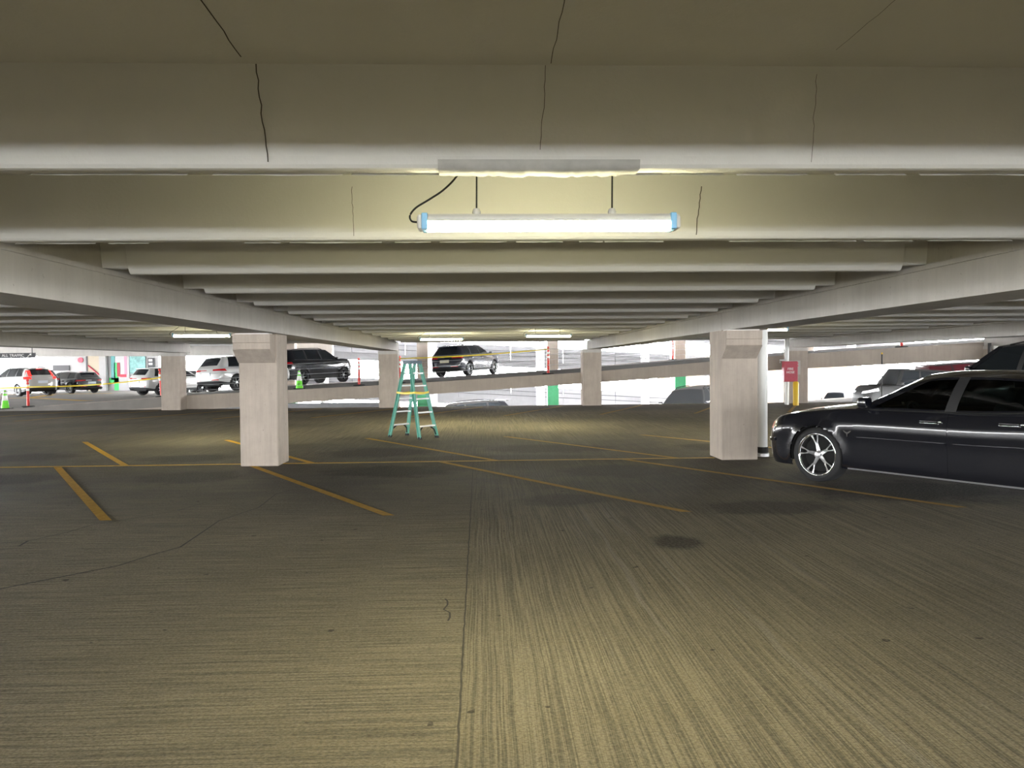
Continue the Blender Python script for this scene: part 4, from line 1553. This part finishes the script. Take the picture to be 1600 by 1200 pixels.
for sg in (False, True):
    for x0, x1, nm in ((.985, -.165, 'front_door'), (-.185, -1.02, 'rear_door')):
        d = ch.patch([(ch.ux(x0), .055), (ch.ux(x1), .055), (ch.ux(x1), .985), (ch.ux(x0), .985)], nm, M['blackpaint'], off=.0035, nu=24, nv=40, mirror=sg)
        # keep only one side per object
        me = d.data
        bm = bmesh.new(); bm.from_mesh(me)
        kill = [v for v in bm.verts if (v.co.y > 0) == sg]
        bmesh.ops.delete(bm, geom=kill, context='VERTS')
        bm.to_mesh(me); bm.free()
        s_ = -1 if sg else 1
        xm = x1 + .10
        p = ch.P(ch.ux(xm + .09), .855)
        hd = MB().bev(xm, xm + .20, min(s_ * (p.y + .018), s_ * (p.y + .036)), max(s_ * (p.y + .018), s_ * (p.y + .036)), p.z - .012, p.z + .014, .009).build('door_handle', M['blackpaint'], d, smooth=True, auto=40)
        MB().bev(xm + .0, xm + .20, min(s_ * (p.y + .008), s_ * (p.y + .036)), max(s_ * (p.y + .008), s_ * (p.y + .036)), p.z - .026, p.z - .012, .006).build('handle_trim', M['chrome'], d, smooth=True, auto=40)
        MB().bev(xm - .045, xm - .01, min(s_ * (p.y + .004), s_ * (p.y + .03)), max(s_ * (p.y + .004), s_ * (p.y + .03)), p.z - .014, p.z + .012, .010).build('lock', M['chrome'], d, smooth=True, auto=40)
        q = ch.patch([(ch.ux(x0 - .05), .505), (ch.ux(x1 + .01), .505), (ch.ux(x1 + .01), .545), (ch.ux(x0 - .05), .545)], 'side_moulding', M['blackpaint'], off=.014, nu=20, nv=3, parent=d, mirror=sg)
        bm = bmesh.new(); bm.from_mesh(q.data)
        bmesh.ops.delete(bm, geom=[v for v in bm.verts if (v.co.y > 0) == sg], context='VERTS')
        bm.to_mesh(q.data); bm.free()
    # belt strip and sill strip
    for (xa, xb, ta, tb, m, nm) in ((.80, -1.10, .978, .998, 'blacktrim', 'belt_moulding'), (1.08, -1.10, .0, .022, 'alloy', 'sill_strip')):
        q = ch.patch([(ch.ux(xa), ta), (ch.ux(xb), ta), (ch.ux(xb), tb), (ch.ux(xa), tb)], nm, M[m], off=.006, nu=24, nv=2, mirror=sg)
        bm = bmesh.new(); bm.from_mesh(q.data)
        bmesh.ops.delete(bm, geom=[v for v in bm.verts if (v.co.y > 0) == sg], context='VERTS')
        bm.to_mesh(q.data); bm.free()
ch.both([(ch.uy(.45, 'f'), .78), (ch.uy(.86, 'f'), .79), (ch.uy(.84, 'f'), .93), (ch.uy(.45, 'f'), .94)], 'headlamp', M['lens'], off=.006, nu=14)
ch.both([(ch.uy(.86, 'f') , .75), (ch.uy(.92, 'f'), .75), (ch.uy(.91, 'f'), .90), (ch.uy(.86, 'f'), .90)], 'side_marker', mat('amber_lens', (.75, .38, .3), .2), off=.008, nu=6)
ch.both([(0, .52), (ch.uy(.42, 'f'), .52), (ch.uy(.40, 'f'), .92), (0, .92)], 'grille', M['blacktrim'], off=.008)
ch.both([(0, .47), (ch.uy(.97, 'f'), .47), (ch.uy(.97, 'f'), .53), (0, .53)], 'bumper_lip', M['blackpaint'], off=.022, nu=14)
ch.both([(ch.uy(.9, 'r'), .68), (ch.uy(.35, 'r'), .68), (ch.uy(.35, 'r'), .86), (ch.uy(.9, 'r'), .86)], 'tail_lamp', M['red'], off=.006)
ch.mirrors(M['blackpaint'], .80)
# emblem on the front wing: a small horned chrome badge
p = ch.P(ch.ux(1.06), .60)
mb = MB()
for sg in (1, -1):
    yy = sg * (p.y + .004)
    for poly in ([(-.012, .0), (.0, -.05), (.012, .0), (.0, .02)], [(.0, .012), (.05, .036), (.055, .03), (.02, -.004)], [(.0, .012), (-.05, .036), (-.055, .03), (-.02, -.004)]):
        n = len(poly)
        vs = [(p.x + a, yy, p.z + b) for a, b in poly] + [(p.x + a, yy + sg * .008, p.z + b) for a, b in poly]
        mb.add(vs, [tuple(range(n)), tuple(range(n, 2 * n))[::-1]] + [(i, (i + 1) % n, n + (i + 1) % n, n + i) for i in range(n)])
mb.build('wing_badge', M['chrome'], R)
# cabin
MB().bev(-1.75, 1.15, -.78, .78, .24, .36, .02).build('cabin_floor', M['matt'], R)
MB().bev(.62, 1.05, -.76, .76, .62, .985, .07).build('dashboard', M['dash'], R, smooth=True, auto=40)
for sg in (1, -1):
    MB().bev(.95, -1.2, min(sg * .80, sg * .84), max(sg * .80, sg * .84), .30, .96, .01).build('door_lining', M['dash'], R) if False else MB().box(-1.25, .95, min(sg * .79, sg * .83), max(sg * .79, sg * .83), .30, .97).build('door_lining', M['dash'], R)
    st = MB().bev(-.40, .12, sg * .38 - .25, sg * .38 + .25, .36, .56, .06).build('seat', M['seat'], R, smooth=True, auto=50)
    mt = Matrix.Translation((-.40, sg * .38, .52)) @ Matrix.Rotation(-.32, 4, 'Y')
    MB().bev(-.08, .08, -.24, .24, 0, .60, .06, mt=mt).build('backrest', M['seat'], st, smooth=True, auto=50)
    MB().bev(-.06, .05, -.14, .14, .62, .80, .05, mt=mt).build('headrest', M['seat'], st, smooth=True, auto=50)
MB().bev(-1.45, -.95, -.70, .70, .36, .58, .06).build('rear_bench', M['seat'], R, smooth=True, auto=50)
MB().bev(-.09, .09, -.70, .70, 0, .62, .06, mt=Matrix.Translation((-1.45, 0, .5)) @ Matrix.Rotation(-.4, 4, 'Y')).build('bench_back', M['seat'], R, smooth=True, auto=50)
mt = Matrix.Translation((.48, .38, .90)) @ Matrix.Rotation(-1.15, 4, 'Y')
mb = MB()
mb.tube([mt @ Vector((.19 * math.cos(a), .19 * math.sin(a), 0)) for a in np.linspace(0, 2 * math.pi, 25)], .016, 8, caps=False)
mb.tube([mt @ Vector((-.18, 0, 0)), mt @ Vector((.18, 0, 0))], .02, 6)
mb.tube([mt @ Vector((0, 0, 0)), mt @ Vector((0, 0, -.25))], .03, 6)
mb.build('steering_wheel', M['dash'], R, smooth=True)
MB().box(.36, .39, -.11, .11, 1.24, 1.30).build('rear_view_mirror', M['dash'], R)
MB().bev(-2.1, -1.55, -.75, .75, .9, 1.0, .02).build('parcel_shelf', M['dash'], R)
MB().box(-2.3, -1.6, -.76, .76, .3, .92).build('boot_box', M['matt'], R)
MB().box(1.08, 2.3, -.52, .52, .3, .74).build('engine_block', M['matt'], R)
ch.place(5.94, 9.12, 121.3)
tag(R, 'glossy black sedan with chrome star-spoke wheel parked by the right near column', 'car')

# --- the other cars
def on_ramp(dz=0.0):
    def f(x, y):
        return ramp_z(x, y) + dz
    return f


def ramp_pitch(x):
    return math.atan(ramp_slope(x))


SL = ramp_pitch(-1)
WC = 'cars on the ramp'
suv('suv', 'white suv with tall red rear lamps at the left edge behind the lime cone', M['whitepaint'], -27.6, 46.9, 147, ramp_z(-27.6, 46.5), 0, 'multi', lights='tall', group=WC, L=4.7, H=1.69, W=1.87)
suv('suv', 'dark grey car half hidden between the white suv and the black wagon', M['navy'], -29.9, 51.5, 150, ramp_z(-29.9, 51.5), 0, 'five', group=WC, L=4.5, H=1.6, W=1.84)
suv('wagon', 'low black wagon with chrome window line in front of the white core wall', M['blackpaint'], -28.2, 53.4, 150, ramp_z(-28.2, 53.4), 0, 'multi', group=WC, rails='chrome', L=4.8, H=1.45, W=1.85)
suv('crossover', 'white crossover with dark roof line and slim red lamp, left of the far-row column', M['whitepaint'], -18.4, 45.95, 58, ramp_z(-18.4, 45.5), 0, 'dark', lights='bar', group=WC, rails=False, L=4.6, H=1.60, W=1.87)
suv('hatchback', 'silver grey car behind the far-row column, beside the white suv', M['silverpaint'], -19.6, 52.6, 140, ramp_z(-19.6, 52.6), 0, 'multi', group=WC, rails=False, L=4.5, H=1.48, W=1.8)
suv('suv', 'white suv with light bar tail parked behind the left near column', M['whitepaint'], -11.2, 36.6, 58, ramp_z(-11.2, 36.6), ramp_pitch(-11.6), 'dark', lights='bar', group=WC, rails=False, L=4.4, H=1.58, W=1.86)
suv('suv', 'tall black suv right of the left near column, nose towards the daylight', M['blackpaint'], -9.25, 41.4, 57, ramp_z(-8.85, 40.8), ramp_pitch(-9), 'dark', group=WC, L=4.95, H=1.88, W=1.98, box=.5, hood=1.08, wr=.40)
suv('suv', 'dark blue suv with yellow number plate parked on the ramp behind the yellow tape', M['navy'], -.91, 42.15, 62, ramp_z(-.91, 42), SL, 'multi', plate=M['plate'], group=WC, rails='chrome', L=4.75, H=1.68, W=1.92, wr=.38)
LZ = lambda x, y: ramp_z(x, y) - 2.95
suv('suv', 'black suv facing the camera below the floor edge left of the right near column', M['blackpaint'], 8.9, 32.3, 236, LZ(8.9, 32), ramp_pitch(8.9), 'five', L=4.9, H=1.88, W=1.95, box=.2)
suv('suv', 'dark car roof peeping over the floor edge below the dark blue suv', M['blackpaint'], -1.0, 33.6, 196, LZ(-1.0, 33.6), ramp_pitch(-.35), 'five', L=4.9, H=1.92, W=1.9)
bx = suv('off_roader', 'black boxy off-roader between the marker pole and the dark red van', M['softtop'], 17.75, 31.6, 177, LZ(17.35, 31), -ramp_pitch(17), 'dark', rails=False, L=4.3, H=2.04, W=1.88, box=1.25)
mp_ = empty('marker_pole', (13.97, 26.5, 0), 0, 'thin dark marker pole with a yellow tip beyond the black sedan hood', 'pole')
MB().tube([(0, 0, .02), (0, 0, 1.80)], .024, 8).build('shaft', M['pipeblack'], mp_)
MB().lathe([(0, 1.79), (.03, 1.80), (.03, 1.85), (0, 1.86)], 10).build('tip', M['bollard'], mp_)
MB().lathe([(0, 0), (.10, 0), (.10, .02), (.03, .04), (0, .04)], 14).build('base', M['blackrub'], mp_)
suv('van', 'dark red panel van roof showing over the black sedan windscreen', M['redpaint'], 23.2, 36.2, 0, LZ(23, 36) + .0, ramp_pitch(23), 'dark', rails=False, van=True, L=4.6, H=1.98, W=1.9, box=1.0)
suv('suv', 'small dark car far off below the ramp beam, left of the marker pole', M['navy'], 29.5, 63.5, 240, 1.95 - .06 * 29.5 - 2.95, 0, 'five', rails=False, L=4.5, H=1.7, W=1.85)
suv('suv', 'tall black suv behind the black sedan roof at the right edge', M['blackpaint'], 12.7, 17.2, 121.3, 0, 0, 'dark', L=5.1, H=1.98, W=2.0, box=.5, wr=.39)
